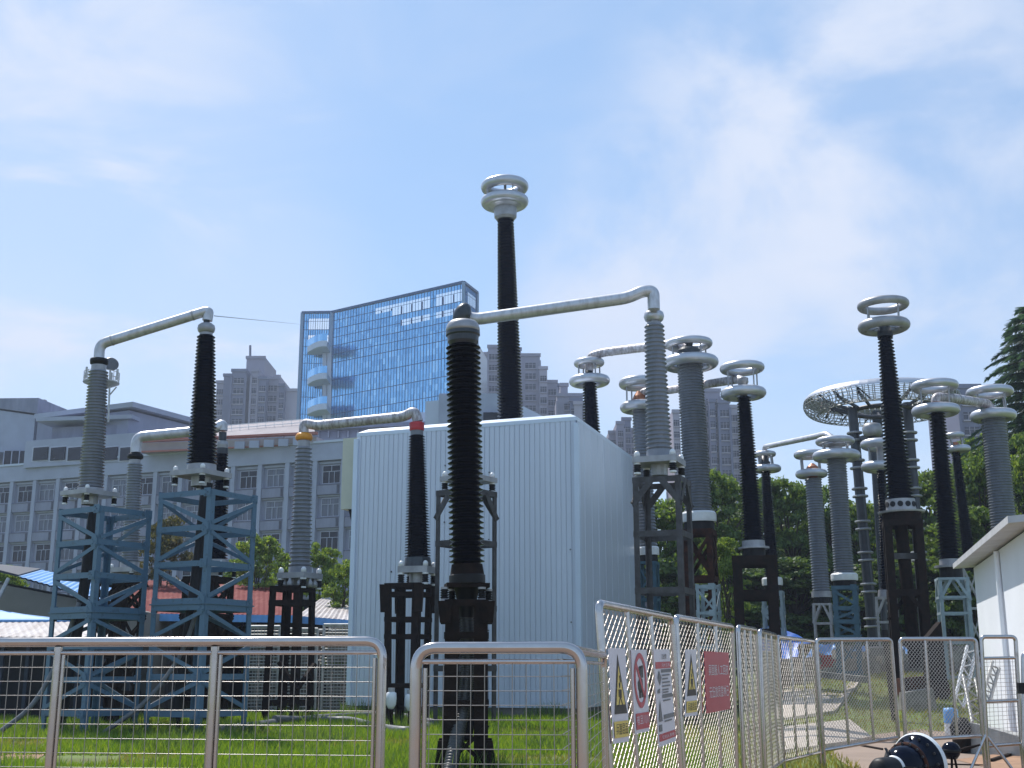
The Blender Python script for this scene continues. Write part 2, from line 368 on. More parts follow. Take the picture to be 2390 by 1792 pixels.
grass('grass', 90000, (-18, 4), (16.0, 40), (.10, .24), 'grassb', lambda a, b: on_lawn(a, b) and not dryzone(a, b))
grass('dry_grass', 52000, (-14, 22), (16.5, 47), (.05, .15), 'grassy', lambda a, b: on_lawn(a, b) and dryzone(a, b))
wxy = [(-9.5, 27.6), (-8.2, 28.9), (-10.7, 28.4), (-7.0, 27.6), (-6.4, 28.9), (-8.4, 28.4), (-5.9, 33.5), (-2.4, 33), (-4.9, 40.4), (-1, 38.6), (1, 37.6), (-.8, 16.8), (-.3, 16.9), (-3, 29.6), (-11, 31), (-4, 25), (-6, 22.5), (.9, 23), (-1.8, 36)]
def near_feet(a, b): return on_lawn(a, b) and any((a-p)**2 + (b-q)**2 < .5 for p, q in wxy)
grass('weeds', 3600, (-12, 3), (16.4, 41), (.22, .5), 'leaf1', near_feet)
# ---------------------------------------------------------------- insulators
def shedprofile(L, n, rb, rt, dep):
    pr = []
    for i in range(n):
        p = L / n; z0 = i * p; ro = rb + (rt - rb) * (i + .5) / n; rc = ro * (1 - dep)
        pr += [(rc, z0), (rc, z0 + .30*p), (ro*.97, z0 + .40*p), (ro, z0 + .48*p), (ro*.97, z0 + .56*p), (rc*1.01, z0 + .90*p)]
    pr.append((pr[-1][0], L)); return pr
def post_ins(mb_core, mb_cap, p, h, r):
    Mx = Matrix.Translation(p); n = 4; pr = []
    for i in range(n):
        z = h*.15 + h*.7*i/n; d = h*.7/n; pr += [(r*.7, z), (r, z + .4*d), (r, z + .6*d), (r*.7, z + .95*d)]
    mb_core.lathe([(0, h*.15)] + pr + [(0, h*.85)], Mx, 14)
    for z0, z1 in ((0, h*.15), (h*.85, h)):
        mb_cap.lathe([(0, z0), (r*.9, z0), (r*.9, z1), (0, z1)], Mx, 14, False)
BUSH = {}
def bushing(key, label, m, b, t, hwb, hwt, D, n, dep=.2, base=(), top=(), rings=(), plate=None, ringmat='alu', group=None, seg=28):
    s0 = S(b[1], D); pb = P(b[0], b[1], D); pt = P(t[0], t[1], D)
    A, L_ = axisM(pb, pt); s1 = S(t[1], D)
    low = min([q[1] for part in base for q in part[2]] + [0]) * s0
    if plate: low = min(low, -(plate[1] + plate[2]) * s0)
    root = thing('insulator_column', label, 'insulator', pb + Vector((0, 0, low)), group)
    MB().lathe(shedprofile(L_, n, hwb*s0, hwt*s1, dep), A, seg).build('insulator', m, root)
    for nm, mm, prof in base:      # prof: (halfwidth px, px below(-) the porcelain)
        pr = [(h*s0, d*s0) for h, d in prof]
        MB().lathe([(0, pr[0][1])] + pr + [(0, pr[-1][1])], A, seg, False).build(nm, mm, root)
    AT = Matrix.Translation(pt) @ A.to_quaternion().to_matrix().to_4x4()
    for nm, mm, prof in top:
        pr = [(h*s1, d*s1) for h, d in prof]
        MB().lathe([(0, pr[0][1])] + pr + [(0, pr[-1][1])], AT, seg, len(pr) > 4).build(nm, mm, root)
    if plate:                       # (half size px, top px below, thickness+legs px, rot deg, leg px)
        hs, d0, th, rot, leg = plate
        z1 = pb.z - d0*s0; T = th*s0*.35
        MB().box((pb.x, pb.y, z1 - T/2), (2*hs*s0, 2*hs*s0, T), R(rot)).build('base_plate', 'alud', root)
        Mr = Matrix.Translation(pb) @ Matrix.Rotation(R(rot), 4, 'Z')
        hp = th*s0 - T
        for i in (-1, 1):
            for j in (-1, 1):
                q = Mr @ Vector((i*hs*s0*.82, j*hs*s0*.82, 0)); q.z = z1 - T - hp
                c, k = MB(), MB(); post_ins(c, k, q, hp, leg*s0)
                k.lathe([(0, hp + T), (leg*s0*.8, hp + T), (leg*s0*.75, hp + T + leg*s0*1.0), (leg*s0*.4, hp + T + leg*s0*1.5), (0, hp + T + leg*s0*1.6)], Matrix.Translation(q), 12)
                po = c.build('post_insulator', 'rubber', root); k.build('cap', 'white', po)
        mbt = MB(); mbt.lathe([(hwb*s0*.62, -d0*s0 - T - hp), (hwb*s0*.62, -d0*s0 - T)], Matrix.Translation(pb), 16, False); mbt.build('neck_tube', 'steel', root)
    RG = []
    for (u, v, hw, tb) in rings:
        sr = S(v, D); c = P(u, v, D); Q = Matrix.Translation(c) @ A.to_quaternion().to_matrix().to_4x4()
        MB().torus(Q, (hw - tb)*sr, tb*sr).build('grading_ring', ringmat, root); RG.append((c, (hw - tb)*sr, tb*sr, Q))
    if len(RG) >= 2:
        (c1_, r1, t1, Q1), (c2_, r2, t2, Q2) = RG[0], RG[1]
        for i in range(4):
            a = .45 + i*math.pi/2; rr = min(r1, r2)
            p1 = Q1 @ Vector((rr*math.cos(a), rr*math.sin(a), 0)); p2 = Q2 @ Vector((rr*math.cos(a), rr*math.sin(a), 0))
            MB().tube([p2, p1], .022 * D / 38 * 1.15, 6).build('strut', 'alud', root)
        # spider arms holding the lower ring
        sm = MB()
        for i in range(4):
            a = .45 + i*math.pi/2
            sm.bar(Q2 @ Vector((0, 0, 0)), Q2 @ Vector((r2*math.cos(a), r2*math.sin(a), 0)), .05, .02)
        sm.build('ring_arm', 'alud', root)
    BUSH[key] = (root, pb, pt, D, A); return root
def pipe(name, label, pts, rad, m, D, ends=(), rr=.35, cat='conductor pipe', collar=()):
    W = [P(u, v, d) for u, v, d in pts]; root = thing(name, label, cat, W[0])
    pp = rounded(W, rr, 7); MB().tube(pp, rad, 16).build('pipe_run', m, root)
    for i in collar:
        a, b = W[i], W[i+1]; d = (b - a).normalized(); k = min(rr*1.0, (b-a).length*.48)
        for q, dd in ((a + d*k, d), (b - d*k, -d)):
            Mx, _ = axisM(q - dd*.015, q + dd*.03); MB().lathe([(0, 0), (rad*1.05, 0), (rad*1.05, .045), (0, .045)], Mx, 16, False).build('joint_collar', 'alud', root)
    return root
def stand(label, Fc, s, al, ztop, levels, m, post=.11, beam=.09, brace='zig', group=None, name='support_frame', feet=True, splay=0., zb=None, brpath=None, plates=(), cat='support frame'):
    al = R(al); ex = Vector((-math.cos(al), math.sin(al), 0)) * s; ey = Vector((math.sin(al), math.cos(al), 0)) * s
    f = Vector((Fc[0], Fc[1], 0)); C = [f, f + ex, f + ex + ey, f + ey]; cen = (C[0] + C[2]) / 2
    z0 = gz(cen.x, cen.y) - .02 if zb is None else zb
    root = thing(name, label, cat, (cen.x, cen.y, z0), group)
    def at(i, z):
        k = 1 + splay * (ztop - z) / max(.1, ztop - z0); p = cen + (C[i % 4] - cen) * k; return Vector((p.x, p.y, z))
    for i in range(4):
        mb = MB(); a, b = at(i, z0), at(i, ztop)
        # angle-iron post: two flanges
        d1 = (C[(i+1) % 4] - C[i]).normalized(); d2 = (C[(i-1) % 4] - C[i]).normalized(); t = post*.16
        for d, o in ((d1, d2), (d2, d1)):
            q = [Vector((0,0,0)), d*post, d*post + o*t, o*t]
            if d is d2: q = [o*t, o*t + d*post if False else d*post + o*t, d*post, Vector((0,0,0))]; q = [d*t, d*post, d*post + o*t, d*t + o*t]
            mb.hexa([a + x for x in q], [b + x for x in q])
        mb.build('post', m, root)
        if feet: MB().box((a.x, a.y, z0 + .03), (post*1.9, post*1.9, .05), -al).build('foot_plate', m, root)
    for z in levels:
        for i in range(4):
            a, b = at(i, z), at(i + 1, z); d = (b - a).normalized()
            nrm = Vector((d.y, -d.x, 0)); out = ((a + b)/2 - cen); nrm = nrm if nrm.dot(out) > 0 else -nrm
            MB().bar(a - d*.0 + nrm*.006, b + nrm*.006, .012 if post > .08 else .03, beam, (0, 0, 1)).build('beam', m, root)
    lv = sorted(levels, reverse=True)
    if brace == 'zig':
        for i in range(4):
            flip = (i % 2 == 0)
            for k in range(len(lv) - 1):
                if lv[k] - lv[k+1] < .25: continue
                za, zb_ = lv[k] - beam*.6, lv[k+1] + beam*.6
                p, q = (at(i+1, za), at(i, zb_)) if flip else (at(i, za), at(i+1, zb_))
                dd = (q - p).normalized(); out = ((p+q)/2 - Vector((cen.x, cen.y, (p.z+q.z)/2))).normalized()*.012
                MB().bar(p + dd*.06 + out, q - dd*.06 + out, .012, beam*.72, (0, 0, 1)).build('brace', m, root); flip = not flip
        for i in range(4):
            for z in lv:
                q = at(i, z); d1 = (C[(i+1) % 4] - C[i]).normalized(); n1 = Vector((d1.y, -d1.x, 0)); n1 = n1 if n1.dot(q - cen) > 0 else -n1
                gp_ = MB(); g0 = q + d1*.11 + n1*.02; gp_.bar(g0 + Vector((0,0,-.10)), g0 + Vector((0,0,.10)), .2, .012, n1)
                for bx, bz in ((-.06,-.06),(.0,.0),(.05,-.05),(.05,.05)):
                    o_ = g0 + d1*bx + Vector((0,0,bz)); Mb, _ = axisM(o_, o_ + n1); gp_.lathe([(0,0),(.016,0),(.016,.022),(0,.022)], Mb, 6, False)
                gp_.build('gusset_plate', m, root)
    elif brace == 'x':
        for i in range(4):
            for k in range(len(lv) - 1):
                if lv[k] - lv[k+1] < .4: continue
                for e, (p, q) in enumerate(((at(i, lv[k]), at(i+1, lv[k+1])), (at(i+1, lv[k]), at(i, lv[k+1])))):
                    out = ((p+q)/2 - Vector((cen.x, cen.y, (p.z+q.z)/2))).normalized()*(.012 + .014*e)
                    MB().bar(p + out, q + out, .012, beam*.6).build('brace', m, root)
    elif brace == 'knee':
        for i in range(4):
            for p, q in ((at(i, ztop - .75), at(i, ztop - .06).lerp(at(i+1, ztop - .06), .42)), (at(i+1, ztop - .75), at(i+1, ztop - .06).lerp(at(i, ztop - .06), .42))):
                out = ((p+q)/2 - Vector((cen.x, cen.y, (p.z+q.z)/2))).normalized()*.015
                MB().bar(p + out, q + out, .02, beam*1.1).build('knee_brace', m, root)
    for z, th in plates:
        MB().hexa([at(i, z)*1 + (at(i, z) - Vector((cen.x, cen.y, z)))*.05 for i in (3,2,1,0)], [at(i, z + th) + (at(i, z) - Vector((cen.x, cen.y, z)))*.05 for i in (3,2,1,0)]).build('deck_plate', m, root)
    return root, cen, at
def zat(v, D): return P(1195, v, D).z
# ---- left blue towers
f1 = P(193, 1712, 27.6); f2 = P(461, 1712, 27.6)
lvA = [zat(v, 27.6) for v in (1186, 1263, 1341, 1421, 1436, 1508, 1587, 1666)]
stand('light blue lattice tower under the grey column, leftmost in the yard', f1, 1.5, 33, lvA[0] + .06, lvA, 'blue', .13, .13, 'zig', 'blue lattice towers', plates=[(zat(1428.5, 27.6), .03)], name='lattice_tower', cat='lattice tower')
lvB = [zat(v, 27.6) for v in (1147, 1229, 1313, 1401, 1416, 1496, 1580, 1668)]
stand('light blue lattice tower carrying the tall glossy black column', f2, 1.62, 28, lvB[0] + .06, lvB, 'blue', .14, .13, 'zig', 'blue lattice towers', plates=[(zat(1409, 27.6), .03)], name='lattice_tower', cat='lattice tower')
flange = lambda hw, h, m='alud': ('base_flange', m, [(hw, -h), (hw, 0)])
bushing('L1', 'grey ribbed insulator column with black collar on the left blue tower', 'grey', (211.5, 1140), (230, 865), 30, 22.5, 28.6, 38, .2,
        base=[('base_flange', 'alud', [(33, -10), (30, -8), (29, 0)])], plate=(47, 8, 30, -33, 6.5),
        top=[('neck', 'alud', [(17, 0), (17, 13)]), ('top_collar', 'rubber', [(15, 13), (20, 16), (21, 24), (20, 28), (15, 29)]), ('stem', 'alud', [(6, 29), (6, 36)])])
bushing('L2', 'tall glossy black insulator column on the right blue tower', 'black', (471, 1085), (481, 783), 36, 21, 28.7, 37, .25,
        base=[('base_flange', 'alud', [(38, -18), (34, -16), (33, 0)])], plate=(50, 17, 34, -28, 7.5),
        top=[('neck', 'alud', [(15, 0), (15, 6)]), ('top_cap', 'alud', [(14, 5), (19, 10), (20.5, 17), (19, 24), (13, 29), (8, 30)]), ('stem', 'dgrey', [(7, 30), (7, 46)])])
pipe('conductor_pipe', 'thick grey pipe sloping up between the two blue tower columns', [(231, 838, 28.6), (233, 803, 28.6), (478, 727, 28.7), (487, 727, 28.7), (484, 748, 28.7)], 12*S(800, 28.6), 'pipe', 28.6, rr=.3, collar=(1,))
# cables hanging inside the towers
for bz, fr, lab in (('L1', f1, 'black cable hanging inside the left blue tower'), ('L2', f2, 'black cable hanging inside the right blue tower')):
    pb = BUSH[bz][1]; zt = pb.z - .45
    pts = curve([(pb.x + .15, pb.y, zt), (pb.x + .1, pb.y - .1, zt - 1.5), (pb.x + .0, pb.y - .15, zt - 3), (pb.x - .25, pb.y - .1, .05)], 6)
    tag(MB().tube(pts, .13, 14, radii=[.14]*6 + [.125]*(len(pts)-6)).build('cable', 'rubber'), lab, 'cable', 'black cables inside the blue towers')
for u, v0, bot, lab in ((135, 1540, (-10, 1715), 'thin grey hose bowing out of the left blue tower'), (425, 1520, (235, 1712), 'thin grey hose bowing out of the right blue tower')):
    a = P(u, v0, 28.2); e = P(bot[0], bot[1], 27.4)
    pts = curve([a + Vector((.35, .1, 1.3)), a, (a + e)/2 + Vector((.12, 0, -.18)), Vector((e.x, e.y, .06))], 8)
    tag(MB().tube(pts, .055, 10).build('hose', 'hose'), lab, 'hose')
# ---- second pair behind
capcol = lambda k=1.: [('neck', 'alud', [(13*k, 0), (13*k, 9*k)]), ('top_collar', 'rubber', [(12*k, 9*k), (18*k, 13*k), (18*k, 20*k), (14*k, 24*k), (11*k, 25*k)])]
bushing('L3', 'slim grey insulator column half behind the left blue tower', 'grey', (303, 1312), (315, 1082), 22, 17.5, 33, 36, .16,
        base=[('base_flange', 'alud', [(26, -14), (22, -12), (22, 0)])], plate=(34, 14, 30, -20, 5.5), top=capcol(1.0))
bushing('L4', 'black insulator column mostly hidden behind the tall black one', 'black', (508, 1306), (518, 1060), 24, 15, 33.5, 38, .25,
        base=[('base_flange', 'alud', [(27, -14), (25, 0)])], plate=(34, 14, 28, -20, 5.5),
        top=[('neck', 'dgrey', [(14, 0), (14, 14)]), ('top_cap', 'alud', [(13, 14), (14, 22), (12, 30), (8, 32)]), ('stem', 'dgrey', [(9, 32), (9, 52)])])
pipe('conductor_pipe', 'grey pipe running low behind the two blue towers', [(317, 1056, 33), (318, 1020, 33), (500, 1002, 33.4), (520, 988, 33.5), (519, 1005, 33.5)], 12*S(1020, 33), 'pipe', 33, rr=.38)
p = BUSH['L3'][1]; stand('dark rusty frame under the slim grey column behind', (p.x + .1, p.y - .7), 1.0, 20, zat(1358, 33), [zat(v, 33) for v in (1362, 1440, 1530, 1620)], 'rust', .22, .16, 'x')
p = BUSH['L4'][1]; stand('dark rusty frame under the half hidden black column', (p.x + .1, p.y - .7), 1.0, 20, zat(1350, 33.5), [zat(v, 33.5) for v in (1354, 1440, 1530, 1620)], 'rust', .2, .16, 'x')
# ---- orange and red capped pair
bushing('M1', 'grey ribbed insulator column with an orange cap', 'grey', (701, 1323), (709, 1043), 27.5, 19.5, 34.7, 30, .2,
        base=[('base_flange', 'grey', [(29, -15), (27, -13), (27, 0)])], plate=(38, 15, 36, -25, 8),
        top=[('neck', 'alud', [(14.5, 0), (14.5, 17)]), ('orange_cap', 'orange', [(16, 15), (20, 18), (20.5, 25), (16, 32), (9, 33)])])
p = BUSH['M1'][1]; s_ = S(1345, 34.7)
eq = MB()
for i in range(9): 
    a = i*.7; eq.lathe([(0,0),(.09,0),(.09,.14),(.05,.2),(.05,.34),(0,.36)], Matrix.Translation((p.x + .42*math.cos(a), p.y + .42*math.sin(a), zat(1372, 34.7))), 10)
eq.build('bolt_ring', 'alud', BUSH['M1'][0])
bushing('M2', 'black ribbed insulator column with a red cap', 'black', (975, 1301), (973, 1016), 31.5, 19, 33, 44, .25,
        base=[('base_flange', 'dgrey', [(33, -23), (30, -2), (29, 0)])], plate=(36, 22, 42, -15, 8),
        top=[('neck', 'grey2', [(15, 0), (15, 12)]), ('red_cap', 'red', [(16.5, 11), (17.5, 16), (17.5, 29), (15, 31)])])
pipe('conductor_pipe', 'dirty pale pipe joining the orange and red caps', [(709, 1010, 34.7), (709, 987, 34.7), (740, 993, 34.6), (944, 972, 33.1), (968, 958, 33), (976, 984, 33)], 11.7*S(980, 34), 'pipedirty', 34, rr=.28, collar=(2,))
p = BUSH['M1'][1]; rt1, c_, at_ = stand('rusty brown frame with wide ring beam under the orange capped column', (p.x + .12, p.y - .62), .95, 18, zat(1374, 34.7), [zat(v, 34.7) for v in (1375, 1408, 1640)], 'rust', .2, .15, 'none', splay=.12)
MB().bar(at_(0, .9), at_(0, .9) + Vector((-.55, .2, .75)), .12, .1).build('brace', 'rust', rt1); MB().bar(at_(0, .9), at_(0, .9) + Vector((.4, .5, .7)), .12, .1).build('brace', 'rust', rt1)
p = BUSH['M2'][1]; rt2, c_, at_ = stand('tall rusty frame of tapered legs under the red capped column', (p.x + .1, p.y - .66), 1.0, 18, zat(1366, 33), [zat(v, 33) for v in (1368, 1388, 1446, 1486, 1600)], 'rust', .2, .12, 'none', splay=-.1)
for i in range(4): MB().hexa([at_(i, zat(1430, 33)) + Vector(q) for q in ((-.1,-.08,0),(.1,-.08,0),(.1,.08,0),(-.1,.08,0))], [at_(i, zat(1366, 33)) + Vector(q) for q in ((-.13,-.1,0),(.13,-.1,0),(.13,.1,0),(-.13,.1,0))]).build('gusset', 'rust', rt2)
# ---- foreground black bushing
D1 = 17.
bushing('F1', 'stout black insulator column with grey domed cap, nearest in the foreground', 'brownblack', (1090, 1317), (1081, 806), 41.8, 40.5, D1, 41, .23, seg=40,
        base=[('base_drum', 'rust', [(40, -42), (40, -26), (39, -20), (36, 0)]), ('base_flange', 'rubber', [(42, -44), (42, -26), (40, -24)])],
        top=[('neck', 'dgrey', [(32, 0), (36, 8), (37, 22)]), ('collar', 'dgrey', [(37, 21), (40, 24), (40, 32)]), ('dome_cap', 'alud', [(39.5, 32), (39.8, 40), (37, 50), (31, 57), (22, 60), (8, 61)])])
root, pb, pt, _, A1 = BUSH['F1']; s_ = S(1360, D1)
z_cone = pb.z - 44*s_
MB().lathe([(r_*s_, d*s_) for r_, d in ((18, -78), (19, -60), (30, -8), (40, -2), (40, 0))], Matrix.Translation((pb.x - .0, pb.y, z_cone)), 24).build('cone', 'rubber', root)
MB().box((pb.x, pb.y, z_cone - .035), (74*s_*1.35, 74*s_*1.0, .06), R(8)).build('base_plate', 'rust', root)
for i in (-1, 1):
    for j in (-1, 1):
        c, k = MB(), MB(); q = Vector((pb.x + i*43*s_ + j*7*s_, pb.y + j*36*s_, zat(1404, D1) + .0)); post_ins(c, k, q, z_cone - .065 - q.z, 10*s_)
        po = c.build('post_insulator', 'rubber', root); k.build('cap', 'alud', po)
rtF, cF, atF = stand('heavy rust brown frame of four broad legs in the foreground', (pb.x + .30, pb.y - .28), .58, -2, zat(1405, D1), [zat(v, D1) for v in (1409, 1484, 1640)], 'rust', .19, .09, 'none', zb=-.02, splay=.06)
for i in range(4):
    a = atF(i, zat(1405, D1)); b = atF(i, zat(1455, D1))
    MB().hexa([b + Vector(q) for q in ((-.07,-.05,0),(.07,-.05,0),(.07,.05,0),(-.07,.05,0))], [a + Vector(q) for q in ((-.10,-.06,0),(.10,-.06,0),(.10,.06,0),(-.10,.06,0))]).build('gusset', 'rust', rtF)
    a = atF(i, .55); b = atF(i, -.02)
    MB().hexa([b + Vector(q) for q in ((-.13,-.07,0),(.13,-.07,0),(.13,.07,0),(-.13,.07,0))], [a + Vector(q) for q in ((-.06,-.04,0),(.06,-.04,0),(.06,.04,0),(-.06,.04,0))]).build('foot_plate', 'rust', rtF)
MB().bar(atF(1, .2), atF(0, .75), .06, .05).build('brace', 'rust', rtF); MB().bar(atF(0, .2), atF(1, .75) + Vector((0, .03, 0)), .06, .05).build('brace', 'rust', rtF)
# corrugated hose leaving the cone
zt = z_cone - 76*s_
ctr = curve([(pb.x, pb.y, zt), P(1093, 1500, D1), P(1092, 1560, D1), P(1087, 1610, D1-.05), P(1078, 1665, D1-.15), P(1064, 1730, D1-.35), P(1049, 1800, D1-.6), P(1030, 1850, D1-.9)], 30)
rad = [(.105 if i % 3 else .085) * (.95 if i > 60 else 1) for i in range(len(ctr))]
ctr[-1].z = max(ctr[-1].z, .06)
tag(MB().tube(ctr, .1, 16, radii=rad).build('corrugated_hose', mat('ribbed_hose', (.05,.05,.05), .4, var=.15)), 'black corrugated hose dropping from the foreground column to the grass', 'hose')
tag(MB().tube(curve([(pb.x + .12, pb.y + .12, zt + .2), P(1104, 1520, 17.2), P(1098, 1640, 17.2), P(1090, 1730, 17.1)], 10), .075, 12).build('cable', 'rubber'), 'smooth black cable beside the corrugated hose', 'cable')
# ---- column right behind it and the long pipe to the grey column
bushing('B2', 'black insulator column hidden behind the stout foreground one', 'black', (1094, 1100), (1086, 800), 32, 25, 32.6, 40, .25,
        base=[('base_flange', 'alud', [(33, -14), (31, 0)])], plate=(48, 14, 34, -35, 8), top=[('neck', 'alud', [(18, 0), (18, 10)]), ('top_cap', 'alud', [(18, 10), (24, 16), (24, 26), (16, 32)])])
p = BUSH['B2'][1]; stand('brown grey steel frame with knee braces behind the foreground column', (p.x + .08, p.y - .82), 1.18, 36, zat(1149, 32.6), [zat(v, 32.6) for v in (1153, 1270, 1420, 1560)], 'frame', .14, .15, 'knee', 'knee braced steel frames')
EL = P(1083, 738, 32.6)
lp = pipe('conductor_pipe', 'long silver pipe spanning from the foreground column to the grey column', [(1085, 738, 32.6), (1112, 745, 32.5), (1465, 695, 32.2), (1500, 679, 32.2), (1525, 679, 32.2), (1526, 722, 32.2)], 14.3*S(720, 32.4), 'pipe', 32.4, rr=.55)
q = P(1078, 735, 32.4); Mx = Matrix.Translation(q) @ Matrix.Rotation(R(24), 4, 'Y') @ Matrix.Diagonal((20*S(730,32.4), 20*S(730,32.4), 31*S(730,32.4), 1))
MB().lathe([(math.cos(R(a)), math.sin(R(a))) for a in range(-90, 91, 12)], Mx, 24).build('end_shield', 'dgrey', lp)
bushing('R1', 'large grey ribbed insulator column on the knee braced frame, centre right', 'grey', (1538, 1051), (1527, 758), 31.5, 23.5, 32.6, 30, .17, seg=36,
        base=[('base_flange', 'grey', [(30, -16), (29, 0)])], plate=(51, 20, 40, -21, 9),
        top=[('neck', 'alud', [(17, 0), (15, 8)]), ('top_cap', 'alu', [(15, 6), (21, 11), (24, 20), (22, 29), (16, 34), (11, 35)])])
p = P(1587, 1108, 32.0); stand('brown grey steel frame with knee braces right of the metal house', (p.x, p.y), 1.32, 21, p.z, [p.z - .08, zat(1242, 32), zat(1376, 32), zat(1520, 32)], 'frame', .15, .16, 'knee', 'knee braced steel frames')
# big black column through the house roof
bushing('T1', 'tallest black insulator column with two silver rings rising above the metal house', 'black', (1192, 1005), (1180, 513), 32, 19.5, 42.5, 67, .25,
        top=[('neck', 'alud', [(21, 0), (26, 6), (27, 28), (25, 34)]), ('ring_tray', 'alu', [(25, 28), (50, 38), (50, 42), (25, 46)])],
        rings=[(1178, 436, 56, 12.5), (1178, 471, 56, 12.5)])
MB().tube([P(1179, 478, 42.5), P(1179, 432, 42.5)], .05, 8).build('rod', 'dgrey', BUSH['T1'][0])
# ---- right cluster
ring_top = lambda: [('neck', 'dgrey', [(10, 0), (10, 16), (12, 17), (12, 22), (9, 24), (9, 36)])]
drum = lambda hw, h: [('base_drum', 'white', [(hw*.98, -h), (hw, -h*.75), (hw, -h*.2), (hw*.9, 0)]), ('base_flange', 'rubber', [(hw*.85, -h*1.75), (hw*.85, -h)])]
bushing('R2', 'short black column with two silver rings behind the metal house roof', 'black', (1386, 1120), (1376, 893), 25, 16.5, 46, 34, .25, top=ring_top(), rings=[(1375, 847, 36, 8), (1376, 889, 48, 10.5)])
bushing('R3', 'grey column with a coppery top half hidden behind the large grey one', 'grey2', (1512, 1276), (1494, 956), 24, 19.5, 46, 44, .125, base=drum(26, 20), top=[('copper_terminal', 'copper', [(9, 0), (18, 22), (14, 32), (6, 44)])], rings=[(1492, 894, 48, 11.5), (1493, 950, 46, 11.5)])
bushing('R4', 'thick grey column with two large silver rings and a silver base drum', 'grey2', (1630, 1195), (1610, 848), 33.5, 30, 41, 52, .125, seg=36, base=drum(41, 24), top=[('neck', 'dgrey', [(28, 0), (28, 30), (24, 36)]), ('terminal', 'dgrey', [(7, 36), (11, 52)])], rings=[(1608, 803, 55, 9), (1611, 847, 66, 12.5)])
bushing('R5', 'black column with two silver rings on a dark rusty box frame', 'black', (1758, 1262), (1736, 926), 26.5, 16.5, 39, 50, .25, base=[('base_flange', 'alud', [(27, -15), (26, 0)]), ('disc', 'alud', [(36, -19), (36, -15)]), ('foot', 'rubber', [(26, -38), (26, -19)])], top=[('neck', 'alud', [(8, 0), (8, 30), (13, 34), (13, 44), (6, 48)])], rings=[(1732, 859, 52, 9.5), (1735, 918, 53, 11.5)])
bushing('R6', 'small black column with silver rings and white foot behind the rusty box frame', 'black', (1802, 1348), (1787, 1100), 20, 11.5, 50, 44, .25, base=drum(24, 18), top=ring_top(), rings=[(1785, 1060, 26, 6), (1790, 1094, 33, 8)])
bushing('R7', 'grey column with an orange stained top left of the thicker grey one', 'grey2', (1917, 1380), (1898, 1117), 21.5, 20, 47, 42, .125, base=[('base_flange', 'alud', [(23, -14), (23, 0)]), ('foot', 'rubber', [(20, -28), (20, -14)])], top=[('copper_terminal', 'copper', [(9, 0), (17, 16), (13, 28), (4, 36)])], rings=[(1890, 1061, 37, 8), (1894, 1106, 37, 9)])
bushing('R8', 'grey column with wide silver rings on the dark blue frame', 'grey2', (1970, 1338), (1952, 1068), 24.5, 23, 42, 44, .125, base=drum(31, 17), top=[('neck', 'alud', [(15, 0), (15, 26), (22, 28), (22, 32)])], rings=[(1949, 1030, 45, 8), (1952, 1064, 55, 11)])
bushing('R9', 'slim black column with silver rings left behind the tall rusty frame', 'black', (2067, 1377), (2056, 1098), 14, 11.5, 47, 44, .25, base=[('base_flange', 'alud', [(18, -16), (17, 0)])], top=[('neck', 'alud', [(8, 0), (8, 60)])], rings=[(2055, 1038, 46, 10.5), (2057, 1090, 46, 10.5)])
bushing('R10', 'tall black leaning column with two dull silver rings on a rusty tower frame', 'black', (2101, 1166), (2066, 786), 33.5, 17.5, 38, 47, .25, seg=36, ringmat='alud',
        base=[('base_flange', 'alud', [(34, -26), (33, 0)]), ('disc', 'alud', [(52, -32), (53, -28), (34, -26)]), ('foot', 'rust', [(44, -50), (44, -32)])], top=[('neck', 'dgrey', [(18, 0), (17, 10), (12, 30)])], rings=[(2061, 712, 59, 9.5), (2063, 761, 59.5, 12)])
bushing('R11', 'black column with bright rings holding the left end of the short pipe', 'black', (2217, 1305), (2187, 962), 26.5, 18, 40, 46, .25, base=[('base_flange', 'alud', [(25, -14), (24, 0)]), ('disc', 'alud', [(36, -20), (36, -15)]), ('foot', 'rubber', [(26, -44), (26, -20)])], top=[('terminal', 'copper', [(12, 0), (12, 24)])], rings=[(2181, 901, 54, 10), (2184, 958, 54.5, 11.5)])
bushing('R12', 'small black column with narrow rings behind the short pipe column', 'black', (2262, 1300), (2231, 1056), 17, 11, 50, 46, .25, base=[('base_flange', 'alud', [(18, -14), (17, 0)])], top=[('terminal', 'copper', [(8, 0), (8, 24)])], rings=[(2228, 1016, 22, 6), (2238, 1048, 27, 8)])
bushing('R13', 'grey column with bright rings rising behind the white shed, far right', 'grey2', (2346, 1260), (2319, 977), 31, 29.5, 42, 44, .125, base=drum(34, 16), top=[('copper_terminal', 'copper', [(22, 0), (22, 14), (14, 20)])], rings=[(2310, 915, 53, 9.5), (2318, 970, 52, 11.5)])
pipe('conductor_pipe', 'stained pipe between the short ringed column and the thick ringed one', [(1375, 866, 46), (1375, 832, 46), (1410, 822, 45.6), (1590, 800, 41.4), (1606, 812, 41)], 10.5*S(820, 44), 'pipedirty', 44, rr=.5, collar=(2,))
pipe('conductor_pipe', 'grimy pipe crossing behind the thick grey ringed column', [(1493, 935, 46), (1500, 914, 46), (1560, 911, 45), (1728, 884, 39.3), (1735, 898, 39)], 9.5*S(900, 43), 'pipedirty', 43, rr=.3)
pipe('conductor_pipe', 'thin grey pipe rising to the wide ringed grey column', [(1784, 1060, 50), (1785, 1043, 50), (1905, 1018, 43.5), (1930, 1012, 42.4), (1950, 1028, 42)], 6.5*S(1030, 46), 'pipe', 46, rr=.35)
pipe('conductor_pipe', 'white stained pipe between two ringed columns at the far right', [(2184, 945, 40), (2184, 926, 40), (2225, 929, 40.3), (2305, 942, 42), (2316, 958, 42)], 10.5*S(930, 41), 'pipedirty', 41, rr=.3, collar=(1, 2))
